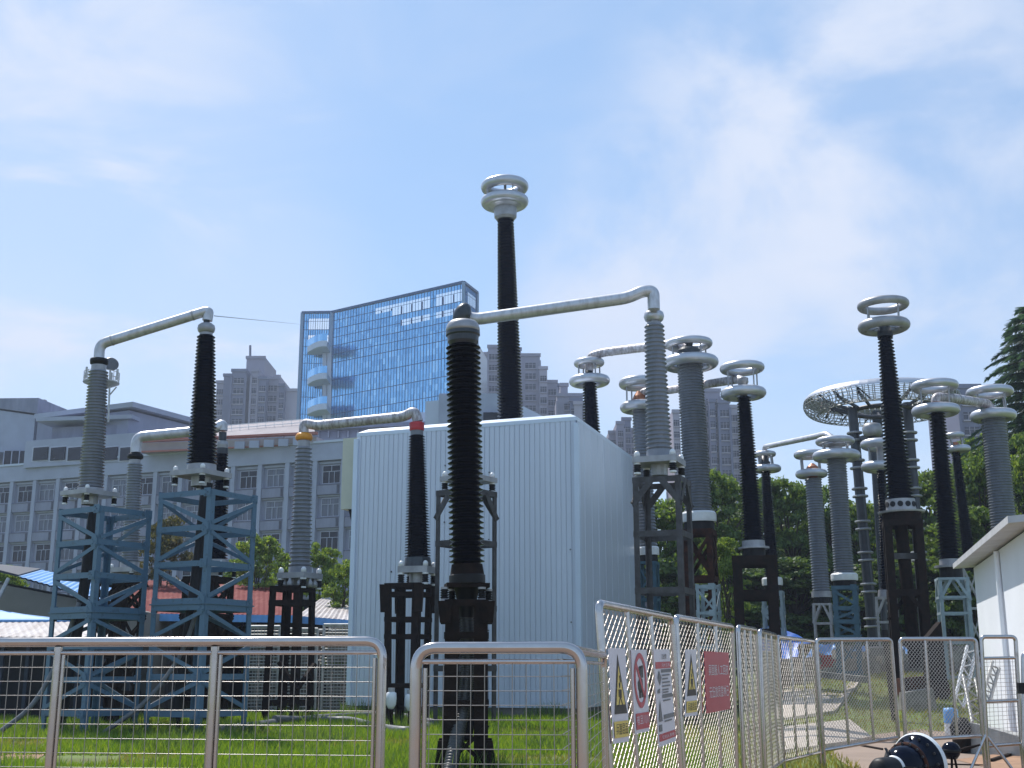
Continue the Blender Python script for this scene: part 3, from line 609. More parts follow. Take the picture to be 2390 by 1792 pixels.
def under(key, label, m, half_px, zv, levels, post, beam, brace, al=18, **k):
    p = BUSH[key][1]; D = BUSH[key][3]; s = half_px*2*S(zv, D)/(math.cos(R(al)) + math.sin(R(al)))
    c = math.cos(R(al)); n = math.sin(R(al))
    Fc = (p.x + s*(c - n)/2, p.y - s*(c + n)/2)
    low = BUSH[key][0].location.z
    return stand(label, Fc, s, al, low - .002, [low - beam/2] + [zat(v, D) for v in levels], m, post, beam, brace, **k)
under('R2', 'steel frame behind the metal house', 'frame', 30, 1180, (1300, 1450), .12, .1, 'x')
under('R3', 'dark blue frame under the coppery topped grey column', 'blued', 27, 1315, (1400, 1500), .12, .1, 'x')
under('R4', 'rust red box frame under the silver base drum', 'rustred', 44, 1240, (1352, 1375, 1500), .2, .2, 'x')
under('R5', 'dark rusty box frame with square openings', 'rust', 58, 1299, (1390, 1480), .3, .3, 'none', al=10)
under('R6', 'slim pale blue frame under the small white footed column', 'bluegrey', 30, 1390, (1430, 1480, 1560), .1, .12, 'x')
under('R7', 'pale galvanised frame with knee braces left of the dark blue one', 'steel', 26, 1410, (1455, 1520, 1600), .08, .07, 'knee')
under('R8', 'dark blue ladder frame under the wide ringed grey column', 'blued', 35, 1383, (1420, 1451, 1487, 1570), .16, .13, 'zig')
under('R9', 'galvanised frame half behind the tall rusty frame', 'steel', 30, 1400, (1452, 1520, 1600), .08, .07, 'knee')
rt10, c_, at_ = under('R10', 'tall dark rusty tower frame under the leaning black column', 'rust', 52, 1218, (1385, 1500, 1600), .24, .2, 'none', al=14)
MB().tube([BUSH['R10'][1] + Vector((-.05, 0, -.6)), BUSH['R10'][1] + Vector((.1, 0, -5.2))], .2, 12).build('cable_duct', 'rust', rt10)
hm_ = MB()
r10 = BUSH['R10']; sx_ = S(1180, 38)
for k_ in range(12):
    an = k_*math.pi/6 + .2; o_ = r10[1] + Vector((34.1*sx_*math.cos(an), 34.1*sx_*math.sin(an), -13*sx_)); Mh, _ = axisM(o_, o_ + Vector((math.cos(an), math.sin(an), 0))); hm_.lathe([(0, .012), (6.5*sx_, .012), (6.5*sx_, -.03)], Mh, 14, False)
hm_.build('flange_hole', 'dark', r10[0], kind='stuff')
p = P(1668, 1362, 38.5); stand('pale blue low braced frame in front of the rust red box frame', (p.x, p.y), .62, 25, p.z, [p.z - .08, zat(1430, 38.5), zat(1510, 38.5)], 'bluegrey', .1, .09, 'zig')
MB().box(tuple(P(2105, 1298, 37.9)), (.95, .25, .18)).build('clamp_bracket', 'frame', rt10)
for i in range(4): MB().bar(at_(i, zat(1445, 38)), at_(i, zat(1388, 38)).lerp(at_(i+1, zat(1388, 38)), .5), .03, .12).build('brace', 'rust', rt10)
under('R11', 'pale blue grey ladder frame beside the white shed', 'bluegrey', 40, 1353, (1395, 1432, 1500, 1580), .11, .08, 'knee', al=12)
under('R12', 'steel frame mostly hidden behind the white shed', 'steel', 24, 1330, (1420, 1520), .1, .08, 'x')
under('R13', 'blue grey frame standing behind the white shed', 'bluegrey', 36, 1300, (1400, 1500), .12, .1, 'x')
# ---- voltage divider with the giant toroid
DD = 51.
dv = thing('toroid_tower', 'giant silver wire framed toroid on dark flanged columns', 'high voltage divider', (P(2055, 1480, DD).x, DD, gz(12, DD)))
ct = P(2056, 941, DD); sT = S(940, DD); RT, rT = 152*sT, 25*sT
tm = MB(); n1, n2 = 56, 18
def tp(a, b, k=1.): return ct + Vector(((RT + rT*k*math.cos(b))*math.cos(a), (RT + rT*k*math.cos(b))*math.sin(a), rT*k*1.0*math.sin(b)))
# smooth shell over the outer and lower sides, open wire inside
for i in range(n1):
    for j in range(n2):
        b0 = -1.75 + j*3.6/n2; b1 = -1.75 + (j+1)*3.6/n2; b0 = .35 + j*1.1/n2; b1 = .35 + (j+1)*1.1/n2; a0, a1 = i*2*math.pi/n1, (i+1)*2*math.pi/n1
        tm.add([tp(a0, b0), tp(a1, b0), tp(a1, b1), tp(a0, b1)], [(0, 1, 2, 3)], True)
tm.build('toroid_shell', 'alu', dv)
wm = MB()
for i in range(64):
    a = i*2*math.pi/64; wm.tube([tp(a, b, .97) for b in np.linspace(1.4, 6.65, 16)], .02, 5, False)
for b in np.linspace(1.6, 6.5, 15): wm.tube([tp(a, b, .97) for a in np.linspace(0, 2*math.pi, 49)], .016, 5, False)
wm.build('wire_cage', 'steel', dv)
sp_ = MB()
for i in range(14):
    a = i*2*math.pi/14; sp_.bar(tp(a, math.pi, .9) + Vector((0, 0, .1)), ct + Vector((1.2*math.cos(a), 1.2*math.sin(a), -.35)), .08, .12)
    sp_.bar(tp(a, 2.4, .9), tp(a + .22, 4.0, .9), .06, .06); sp_.bar(tp(a, 1.9, .9), ct + Vector((2.0*math.cos(a), 2.0*math.sin(a), -.2)), .05, .07)
sp_.torus(Matrix.Translation(ct + Vector((0, 0, -.35))), 1.25, .1, 30, 8)
sp_.build('spoke', 'frame', dv)
def dcol(tu, tv, bu, bv, D, fl, name='column'):
    a, b = P(tu, tv, D), P(bu, bv, D); b2 = b + (b - a).normalized()*2; b2.z = min(b2.z, gz(b.x, b.y)); s = S(1200, D)
    Ax, L_ = axisM(b, a); c = MB(); c.tube([b2, b, a], 11.5*s, 18, radii=[13.5*s, 13*s, 11*s]); o = c.build(name, 'dgrey', dv)
    for v in fl:
        t = (v - tv)/(bv - tv); q = a.lerp(b, t)
        for dz in (-9, 9):
            Q = Matrix.Translation(q) @ Ax.to_quaternion().to_matrix().to_4x4() @ Matrix.Translation((0, 0, dz*s))
            MB().lathe([(0, -2.4*s), (17.5*s, -2.4*s), (18.5*s, 0), (17.5*s, 2.4*s), (0, 2.4*s)], Q, 20, False).build('flange', 'alud', o)
    return o
dcol(1989, 952, 2038, 1484, DD - 1.2, (1022, 1088, 1155, 1232, 1304, 1376, 1454))
dcol(2046, 960, 2080, 1484, DD + 2.2, (1090, 1260, 1420))
dcol(2117, 940, 2160, 1484, DD - .6, (1022, 1088, 1155, 1232, 1304))
q = P(2036, 1003, DD - 2.); sq = S(1003, DD)
MB().lathe([(0, -14*sq), (16*sq, -15*sq), (21*sq, -8*sq), (22*sq, 4*sq), (18*sq, 13*sq), (10*sq, 15*sq), (0, 15.5*sq)], Matrix.Translation(q), 24).build('shield_drum', 'alud', dv)
MB().bar(q + Vector((0, 0, -.3)), P(2005, 1028, DD - 1.2), .35, .25).build('bracket', 'dgrey', dv)
MB().tube([q + Vector((0, 0, -.2)), P(2066, 1484, DD - 2), Vector((P(2066, 1484, DD-2).x, DD - 2, 0))], .14, 10).build('shield_post', 'dgrey', dv)
# ---------------------------------------------------------------- metal clad house
hr, hl, hb = P(1345, 972, 38), P(835, 1012, 40.8), P(1475, 1070, 45.6)
H = hr.z; z0h = .28
A_, B_, C_ = Vector((hl.x, hl.y, 0)), Vector((hr.x, hr.y, 0)), Vector((hb.x, hb.y, 0)); D_ = A_ + (C_ - B_)
hc = (A_ + C_)/2
house = thing('metal_clad_house', 'tall pale blue grey metal clad test house in the middle of the yard', 'metal house', (hc.x, hc.y, 0))
def ribbed(a, b, z0, z1, pitch, depth, name, gap=.25, par=None):
    a = Vector(a); b = Vector(b); d = (b - a); Ln = d.length; d.normalize(); n = Vector((d.y, -d.x, 0)); n = n if n.dot((a+b)/2 - hc) > 0 else -n
    k = int(Ln/pitch); pr = []
    for i in range(k):
        s = Ln*i/k; w_ = Ln/k
        pr += [a + d*s + n*depth, a + d*(s + w_*(1-gap)) + n*depth, a + d*(s + w_*(1-gap*.7)), a + d*(s + w_*(1-gap*.3))]
    pr.append(b + n*depth); m = MB()
    vs = [Vector((p.x, p.y, z0)) for p in pr] + [Vector((p.x, p.y, z1)) for p in pr]; N = len(pr)
    m.add(vs, [(i, i+1, N+i+1, N+i) for i in range(N-1)]); return m.build(name, 'clad', par)
ribbed(A_, B_, z0h, H - .12, .175, .011, 'front_cladding', .22, house)
ribbed(B_, C_, z0h, H - .12, .86, .02, 'side_cladding', .07, house)
MB().prism([(p.x, p.y, z0h) for p in (A_, B_, C_, D_)], (0, 0, H - z0h - .14)).build('wall_core', 'clad', house)
rf = MB(); out = lambda p, k: hc + (p - hc)*k
rf.prism([tuple(out(p, 1.006)) [:2] + (H - .13,) for p in (A_, B_, C_, D_)], (0, 0, .13)); rf.build('roof_trim', 'trim', house)
r2 = MB(); r2.hexa([tuple(out(p, 1.0))[:2] + (H + .003,) for p in (A_, B_, C_, D_)], [tuple(out(p, .93))[:2] + (H + .16,) for p in (A_, B_, C_, D_)]); r2.build('roof', 'trim', house)
MB().prism([tuple(out(p, .985))[:2] + (-.05,) for p in (A_, B_, C_, D_)], (0, 0, z0h + .05 - .004)).build('plinth', 'stone', house)
for p in (A_, B_): MB().box((out(p, 1.004).x, out(p, 1.004).y, (z0h + H)/2 - .1), (.16, .16, H - z0h - .25), math.atan2((B_-A_).y, (B_-A_).x)).build('corner_trim', 'trim', house)
dd = (B_ - A_).normalized(); rn = random.Random(3)
sc_m = MB()
for i in range(16):
    s = rn.choice([.42, .62, .83, .97, .18]) * (B_-A_).length; z = rn.uniform(.8, H - .6); q = A_ + dd*s + Vector((dd.y, -dd.x, 0))*.035
    sc_m.box((q.x, q.y, z), (.035, .03, .035), math.atan2(dd.y, dd.x))
sc_m.build('screw', 'frame', house, kind='stuff')
nb = Vector((-dd.y, dd.x, 0))
du = MB(); q = A_ - dd*.34 + nb*.9; zc = (P(825, 1021, 41).z, P(825, 1187, 41).z)
du.box((q.x, q.y, sum(zc)/2), (.62, 1.5, zc[0] - zc[1]), math.atan2(dd.y, dd.x)); dct = du.build('air_duct', 'cream', house)
m_ = MB(); m_.box((q.x, q.y - .77, sum(zc)/2), (.42, .03, zc[0] - zc[1] - .5), math.atan2(dd.y, dd.x)); m_.build('duct_panel', 'cream', dct)
m_ = MB(); m_.hexa([(q.x - .1, q.y - .5, zc[1] - .75), (q.x + .3, q.y - .5, zc[1] - .75), (q.x + .3, q.y + .5, zc[1] - .75), (q.x - .1, q.y + .5, zc[1] - .75)], [(q.x - .28, q.y - .7, zc[1] - .02), (q.x + .3, q.y - .7, zc[1] - .02), (q.x + .3, q.y + .7, zc[1] - .02), (q.x - .28, q.y + .7, zc[1] - .02)]); m_.build('duct_bracket', 'dark', house)
MB().tube([P(822, 1370, 41) + Vector((.1, 0, .3)), P(826, 1480, 41), P(824, 1640, 41)], .07, 8).build('drain_pipe', 'dark', house)
# ---------------------------------------------------------------- white shed at the right
sf, sn = P(2226, 1329, 30), P(2355, 1218, 20.3); zE = (sf.z + sn.z)/2
e = (Vector((sn.x, sn.y, 0)) - Vector((sf.x, sf.y, 0))).normalized(); nW = Vector((-abs(e.y), 0, 0)); nW = Vector((e.y, -e.x, 0)); nW = nW if nW.x < 0 else -nW
far_e, near_e = Vector((sf.x, sf.y, 0)), Vector((sn.x, sn.y, 0)); wf = far_e - nW*.42 + e*.4; wn = near_e - nW*.42 - e*.35; bk = -nW*6
shed = thing('white_shed', 'white rendered shed with grey concrete eaves at the right edge', 'shed', (wf.x, wf.y, 0))
zb = 0.
MB().prism([(wf.x, wf.y, zb), (wn.x, wn.y, zb), (wn + bk).to_tuple()[:2] + (zb,), (wf + bk).to_tuple()[:2] + (zb,)], (0, 0, zE - .02)).build('wall', 'wallwhite', shed)
rs = MB(); fe, ne = far_e, near_e; bk2 = -nW*7
rs.hexa([(fe.x, fe.y, zE), (ne.x, ne.y, zE), (ne + bk2).to_tuple()[:2] + (zE + .5,), (fe + bk2).to_tuple()[:2] + (zE + .5,)], [(fe.x, fe.y, zE + .12), (ne.x, ne.y, zE + .12), (ne + bk2).to_tuple()[:2] + (zE + .62,), (fe + bk2).to_tuple()[:2] + (zE + .62,)])
rs.build('roof', 'fascia', shed)
for i in range(9):
    q = fe.lerp(ne, (i + .5)/9) + nW*.004; MB().box((q.x, q.y, zE + .06), (.02, (ne - fe).length/9 - .012, .125), math.atan2(e.y, e.x) - math.pi/2).build('fascia_board', 'fascia', shed)
dpx = [P(2300, 1297, 24), P(2305, 1330, 24), P(2318, 1450, 24), P(2330, 1560, 24), P(2346, 1700, 24)]
tq = .52; q = wf.lerp(wn, tq) + nW*.06
MB().tube([(q.x, q.y, zE - .05), (q.x, q.y, .05)], .055, 12).build('wall_pipe', 'wallwhite', shed)  # pipe added in place of a stripe taken for a pole's shadow
# ---------------------------------------------------------------- office building
oR, oL = P(816, 1026, 125), P(0, 1090, 142); zO = (oR.z + oL.z)/2
ed = (Vector((oL.x, oL.y, 0)) - Vector((oR.x, oR.y, 0))).normalized(); on = Vector((ed.y, -ed.x, 0)); on = on if on.y < 0 else -on
OR = Vector((oR.x, oR.y, 0)) - ed*20; office = thing('office_building', 'long grey office block with recessed windows behind the yard, left', 'office building', (OR.x, OR.y, 0))
oa = math.atan2(ed.y, ed.x)
def OB(mb, s0, s1, d0, d1, za, zb_):
    # box in facade coordinates: along, out of the wall, height
    c = OR + ed*((s0+s1)/2) + on*((d0+d1)/2); return mb.box((c.x, c.y, (za+zb_)/2), (abs(s1-s0), abs(d1-d0), abs(zb_-za)), oa)
BAY, ST = 3.42, 3.5; NB = 22; top = zO
OB(MB(), -4, NB*BAY + 2, -14, -.32, 0, top - .6).build('wall', 'office', office)
pm = MB(); OB(pm, -4, NB*BAY + 2, -.318, .28, top - 2.0, top - .12); pm.build('parapet_band', 'officew', office)
OB(MB(), -4.1, NB*BAY + 2.1, -.5, .42, top - .118, top + .12).build('coping', 'gslab', office)
for i in range(NB + 1):
    m_ = MB(); OB(m_, i*BAY - .26, i*BAY + .26, -.318, .24, 0, top - 2.003); m_.build('pilaster', 'officew', office)
# one window (with pane) copied over the facade
wm_ = MB(); Wd, Hh = 2.05, 1.85
for x0, x1, za, zb_ in ((-Wd/2-.06, Wd/2+.06, -.06, 0), (-Wd/2-.06, Wd/2+.06, Hh, Hh+.06), (-Wd/2-.06, -Wd/2, 0, Hh), (Wd/2, Wd/2+.06, 0, Hh), (-Wd/2, Wd/2, Hh*.66, Hh*.66+.05), (-.3, -.25, 0, Hh*.66), (.33, .38, 0, Hh*.66), (-.02, .03, Hh*.66 + .05, Hh)):
    wm_.box(((x0+x1)/2, -.03, (za+zb_)/2), (x1-x0, .08, zb_-za))
pn = MB(); pn.box((0, .0, Hh/2), (Wd - .004, .02, Hh - .004))
rev = MB(); rev.box((0, -.01, Hh/2 + .12), (BAY - .56, .015, Hh + 1.0))
W0 = wm_.build('window', 'winframe', office, off=(0,0,0)); P0 = pn.build('pane', 'glassd', W0, off=(0,0,0)); 
sill = MB(); sill.box((0, -.24, -.62), (BAY - .6, .46, .98)); 
sill.cur = 1  # dark slats and strips stand in for the shadow gap around the box
for k_ in range(7): sill.box((BAY*.5 - .62 + k_*.045 - .1, -.475, -.62), (.022, .03, .86))
sill.box((BAY*.5 - .58, -.466, -.62), (.36, .012, .9)); sill.box((0, -.25, -1.14), (BAY - .55, .42, .05)); sill.box((0, -.25, -.10), (BAY - .54, .50, .05))
S0 = sill.build('spandrel', ['office2', 'winframe2'], office, off=(0,0,0))
lin = MB(); lin.box((0, -.11, 0), (BAY - .53, .2, .22)); L0 = lin.build('lintel', 'officew', office, off=(0,0,0))
first = True; ang = math.atan2(-ed.y, -ed.x); cnt = 0
for r in range(6):
    for b in range(NB):
        zc_ = top - 2.0 - .55 - Hh - r*ST; s = (b + .5)*BAY - .05
        if zc_ < 1: continue
        pos = OR + ed*s + on*(-.30) + Vector((0, 0, zc_)) - Vector(office.location)
        if (r*NB + b) % 7 == 3: pos = pos + ed*.25
        if first: w_, p_, s_o, l_ = W0, P0, S0, L0; first = False
        else:
            w_ = W0.copy(); p_ = P0.copy(); s_o = S0.copy(); l_ = L0.copy()
            for o in (w_, p_, s_o, l_): COL.objects.link(o)
            w_.parent = office; p_.parent = w_; s_o.parent = office; l_.parent = office
        hsh = (r*31 + b*17 + r*b) % 9
        if hsh in (1, 4, 6): p_.material_slots[0].link = 'OBJECT'; p_.material_slots[0].material = M['curtain'] if hsh != 6 else M['glassl']
        if hsh == 2 and r < 4:
            am = MB(); ac_ = OR + ed*((b + .28)*BAY) + on*.28; am.box((ac_.x, ac_.y, zc_ + .1), (.85, .36, .6), oa); ao = am.build('air_conditioner', 'officew', office)
            am = MB(); ac_ = ac_ + on*.19; am.box((ac_.x, ac_.y, zc_ + .1), (.5, .03, .5), oa); am.build('fan_grille', 'winframe2', ao)
        w_.location = pos; w_.rotation_euler = (0, 0, ang); p_.location = (0, 0, 0)
        s_o.location = OR + ed*((b + .5)*BAY) + on*(-.31) + Vector((0, 0, zc_ - .12)) - Vector(office.location); s_o.rotation_euler = (0, 0, ang)
        l_.location = OR + ed*((b + .5)*BAY) + on*(-.312) + Vector((0, 0, zc_ + Hh + .32)) - Vector(office.location); l_.rotation_euler = (0, 0, ang)
# rooftop of the office: left penthouse with slab roof, strip floor, red roof pavilion
def pxbox(name, m, par, u0, u1, v0, v1, D, depth, d2=None, slope=0.):
    rp = par.parent if par.parent else par
    if rp.name.startswith(('rooftop_block', 'gable_block')): D += 5.3; d2 = d2 + 5.3 if d2 else None
    a, b = P(u0, v0, D), P(u1, v0, d2 or D); zt = a.z; zb_ = P(u0, v1, D).z
    dn = Vector((b.x - a.x, b.y - a.y, 0)).normalized(); nn = Vector((-dn.y, dn.x, 0))*depth
    mb = MB(); q = [(a.x, a.y, zb_), (b.x, b.y, zb_), (b.x + nn.x, b.y + nn.y, zb_), (a.x + nn.x, a.y + nn.y, zb_)]
    zt2 = P(u1, v0 + slope, d2 or D).z if slope else zt
    mb.hexa(q, [(q[0][0], q[0][1], zt), (q[1][0], q[1][1], zt2), (q[2][0], q[2][1], zt2), (q[3][0], q[3][1], zt)]); return mb.build(name, m, par)
pent = thing('rooftop_block', 'grey rooftop storey with overhanging flat slab roof, upper left', 'building', tuple(P(160, 1090, 138)))
pxbox('wall', 'office', pent, 88, 300, 985, 1090, 139, 12, 132)
pxbox('roof_slab', 'officew', pent, 80, 308, 966, 977, 138.2, 14, 131.2)
pxbox('side_wall', 'office2', pent, 302, 388, 990, 1090, 132.5, 10, 141)
pxbox('side_roof_slab', 'officew', pent, 309, 392, 967, 976, 131.5, 12, 141)
pxbox('ribbon_wall', 'officew', pent, 60, 332, 1029, 1092, 134.5, 3, 129)
for i in range(6): pxbox('window', 'winframe', pent, 76 + i*40.5, 76 + i*40.5 + 38, 1042, 1078, 134.1 - i*.82, .3, 134.1 - (i+.94)*.82); pxbox('pane', 'glassd', pent.children[-1], 78.5 + i*40.5, 76 + i*40.5 + 35.5, 1045, 1075, 133.95 - i*.82, .3, 133.95 - (i+.94)*.82)
for i in range(3): pxbox('railing', 'winframe', pent, 322 + i*30, 349 + i*30, 1008 - i*1, 1010 - i*1, 131, .1)
gab = thing('gable_block', 'blank pale blue grey gable wall at the top left corner of the office', 'building', tuple(P(10, 1060, 141)))
pxbox('wall', 'officew', gab, -160, 86, 935, 1060, 141, 10, 139, 34)
pxbox('cornice', 'office2', gab, -160, 90, 931, 937, 140.8, 11, 138.7, 34)
pxbox('window', 'glassd', gab, 10, 64, 1052, 1088, 138.6, 1)
for i in range(4): pxbox('window_bar', 'winframe', gab.children[-1], 9 + i*18, 11 + i*18, 1052, 1088, 138.5, .2)
pav = thing('rooftop_pavilion', 'low rooftop pavilion with pinkish roof and terracotta fascia', 'building', tuple(P(360, 1060, 134)))
mb = MB(); a, b = P(470, 1029, 131), P(735, 1013, 126); a2, b2 = P(520, 1000, 140), P(722, 984, 134); mb.hexa([a, b, b2, a2], [a + Vector((0,0,.3)), b + Vector((0,0,.3)), b2 + Vector((0,0,.3)), a2 + Vector((0,0,.3))]); mb.build('roof', 'roofg', pav)
pxbox('fascia', 'terra', pav, 330, 738, 1026, 1032, 131.5, .4, 125.2, -13)
pxbox('wall', 'roofg', pav, 330, 738, 1034, 1056, 132.3, 4, 126, -15)
for i in range(5): pxbox('window', 'officew', pav, 548 + i*34, 571 + i*34, 1030 - i*2, 1047 - i*2, 128 - i*.7, .3)
pxbox('gutter', 'terra', pav, 330, 690, 1052, 1056, 131.6, .3, 127, -16)
rl = MB()
for v in (990, 998): rl.bar(P(520, v + 3, 134), P(706, v - 12, 131), .06, .06)
for i in range(10): rl.bar(P(520 + i*20, 993 - i*1.6, 134 - i*.3), P(520 + i*20, 1006 - i*1.6, 134 - i*.3), .05, .05)
rl.build('railing', 'white', pav)
lg = thing('glazed_gallery', 'pale glazed gallery with dark slab roof behind the metal house roof', 'building', tuple(P(800, 1040, 150)))
pxbox('wall', 'officew', lg, 730, 1040, 1004, 1060, 150, 8, 146); pxbox('roof_slab', 'office2', lg, 700, 1045, 994, 1003, 148.5, 10, 145)
for i in range(13): pxbox('mullion', 'winframe', lg, 742 + i*23, 745 + i*23, 1005, 1020, 149.4 - i*.3, .3)
pxbox('upper_wall', 'gslab', lg, 900, 1030, 962, 993, 149, 8)
anx = thing('annex_building', 'plain pale grey annex with a sloping end wall behind the metal house', 'building', tuple(P(1080, 1000, 100)))
pxbox('wall', 'officew', anx, 1025, 1170, 918, 1060, 112, 14); pxbox('end_wall', 'gslab', anx, 1170.5, 1300, 922, 1060, 112.2, 8, 128, 66)
pxbox('window', 'glassd', anx, 1128, 1168, 962, 985, 111.6, .3); pxbox('tower', 'officew', anx, 1024, 1046, 921, 1050, 111, 3)
# mast with dish on the office roof
ms = thing('antenna_mast', 'slim telecom mast with railed platform and round dish behind the left grey column', 'antenna', tuple(P(252, 985, 133)))
MB().tube([P(253, 985, 133), P(257, 865, 133)], .11, 8).build('pole', 'steel', ms)
cpl = P(236, 896, 133); MB().lathe([(0, -.35), (1.1, -.3), (2.0, .1), (2.0, .22), (0, .22)], Matrix.Translation(cpl), 20, False).build('platform', 'steel', ms)
rm = MB()
for i in range(12):
    a = i*math.pi/6; q = cpl + Vector((1.95*math.cos(a), 1.95*math.sin(a), .2)); rm.tube([q, q + Vector((0, 0, 1.1))], .04, 5)
for z in (.7, 1.3): rm.torus(Matrix.Translation(cpl + Vector((0, 0, z))), 1.95, .035, 24, 6)
for i in range(5):
    a = i*1.26; q = cpl + Vector((1.75*math.cos(a), 1.75*math.sin(a), .2)); rm.box((q.x, q.y, q.z + .9), (.22, .16, 1.3), a)
rm.build('railing', 'steel', ms)
dsh = P(259, 850, 133); Mx = Matrix.Translation(dsh) @ Matrix.Rotation(R(72), 4, 'X') @ Matrix.Rotation(R(25), 4, 'Y')
MB().lathe([(0, -.25), (.45, -.2), (.8, -.02), (.86, .06), (.78, .1), (.4, .02), (0, 0)], Mx, 24).build('dish', 'dgrey', ms)
MB().tube([P(253, 925, 133), P(272, 903, 133)], .08, 6).build('strut', 'steel', ms)
# ---------------------------------------------------------------- glass tower
tw = thing('glass_office_tower', 'blue glass curtain wall tower with slanting roofline and curved balconies', 'office tower', tuple(P(900, 1500, 255)))
tA, tB, tC, tE = P(775, 730, 258), P(1082, 660, 240), P(706, 731, 262), P(1114, 685, 247)
zT = tA.z; zT2 = tB.z; fl = 3.9
def panes(a, b, za, zb_, cols, skip, name, par):
    a = Vector((a.x, a.y, 0)); b = Vector((b.x, b.y, 0)); d = (b-a)/cols; dn = d.normalized(); n = Vector((dn.y, -dn.x, 0)); n = n if n.y < 0 else -n
    gm = MB(); fm = MB(); rows = int((max(za, zb_) - 8)/1.3)
    rr = random.Random(11)
    for i in range(cols):
        top_ = za + (zb_-za)*(i+.5)/cols
        for j in range(rows):
            z1 = top_ - j*1.3; z0_ = z1 - 1.3
            if z0_ < 8 or skip(i, j): continue
            if j % 3 != 2 and rr.random() < .5 and not skip(i, j+1): pass
            p, q = a + d*i + n*.02, a + d*(i+1) + n*.02; t1, t2 = rr.uniform(-.012, .012), rr.uniform(-.012, .012)
            gm.add([p + Vector((0,0,z0_)) + n*t1, q + Vector((0,0,z0_)) + n*t2, q + Vector((0,0,z1)) - n*t1, p + Vector((0,0,z1)) - n*t2], [(0,1,2,3)])
    gm.build(name + '_glazing', 'gpane', par)
    for i in range(cols + 1):
        p = a + d*i + n*.06; t_ = za + (zb_-za)*i/cols; fm.bar((p.x, p.y, 6), (p.x, p.y, t_), .055 if i % 3 else .10, .07, (n.x, n.y, 0))
    for j in range(0, rows, 3):
        p, q = a + n*.07 + Vector((0,0,za - j*1.3)), b + n*.07 + Vector((0,0,zb_ - j*1.3)); fm.bar(p, q, .06, .10)
        if j < 7: 
            p, q = a + n*.07 + Vector((0,0,za - (j+1.5)*1.3)), b + n*.07 + Vector((0,0,zb_ - (j+1.5)*1.3)); fm.bar(p, q, .06, .08)
    fm.build(name + '_mullions', 'gframe', par)
def skA(i, j): return (1 <= j <= 4 and j != 3 and i > 24 and i not in (35, 36)) or (1 <= j <= 2 and 13 < i <= 24 and j <= (i-10)//6)
panes(tA, tB, zT, zT2, 46, skA, 'front', tw)
panes(tB, tE, zT2, tE.z, 14, lambda i, j: j in (1, 2) and 3 < i < 12, 'side', tw)
panes(tC, tA, tC.z, zT, 13, lambda i, j: (j in (1, 2, 4, 5) and 2 < i < 12) or (i > 9 and 22 < j < 60), 'left', tw)
# body
bk_ = Vector((.12, 1, 0)).normalized()*26; zBd = zT - 9.5
mb = MB(); ins = Vector((0, .6, 0)); mb.prism([(p.x, p.y, 0) for p in (tC + ins, tA + ins, tB + ins, tE + ins, tE + bk_*.6 + ins, tC + bk_ + ins)], (0, 0, zBd)); mb.build('core', 'glassd', tw)
mb = MB()
for p in (tA, tB, tC, tE): mb.bar((p.x, p.y - .15, 5), (p.x, p.y - .15, p.z + .1), .7, .5, (0, 1, 0))
mb.build('corner_post', 'gpost', tw)
mb = MB(); 
for p, q in ((tC, tA), (tA, tB), (tB, tE)): mb.bar(p + Vector((0, -.1, .15)), q + Vector((0, -.1, .15)), .6, .5)
mb.build('roof_edge', 'gframe', tw)
mb = MB()
for k in range(9):
    a, b = tA.lerp(tB, .30 + .078*k), tA.lerp(tB, .30 + .078*k); mb.bar(a + Vector((.0, 4, -11)), b + Vector((0, 4, -.8)), .3, .3)
for dz in (-3.2, -6.6): mb.bar(tA.lerp(tB, .3) + Vector((0, 4, dz)), tB + Vector((0, 4, dz)), .3, .3)
mb.build('crown_frame', 'gframe', tw)
for vb in (818, 892, 962):
    c = P(772, vb, 258); s_ = S(vb, 258); arc = []
    for i in range(11):
        t = i/10; arc.append(Vector((c.x - (54*s_)*(1-t), c.y - .4 - 5.5*math.sin(t*math.pi*.55), c.z - .6)))
    poly = [(p.x, p.y, p.z) for p in arc] + [(c.x, c.y + 1.5, c.z - .6), (c.x - 54*s_, c.y + 1.5, c.z - .6)]
    bo = MB().prism(poly, (0, 0, 1.3)).build('balcony', 'gslab', tw)
    g_ = MB()
    for i in range(10): g_.hexa([arc[i] + Vector((0,0,1.32)), arc[i+1] + Vector((0,0,1.32)), arc[i+1] + Vector((0,.1,1.32)), arc[i] + Vector((0,.1,1.32))], [arc[i] + Vector((0,0,2.9)), arc[i+1] + Vector((0,0,2.9)), arc[i+1] + Vector((0,.1,2.9)), arc[i] + Vector((0,.1,2.9))])
    g_.build('balcony_glass', 'gpane', bo)
for u in (759, 770): MB().bar(P(u, 812, 258.6) + Vector((0, -.6, 0)), P(u, 1000, 258.6) + Vector((0, -.6, 0)), .9, .9).build('column', 'gslab', tw)
for k in range(8): MB().box(tuple(P(768, 828 + k*19, 258.3)), (1.8, .6, .7)).build('landing', 'gslab', tw)
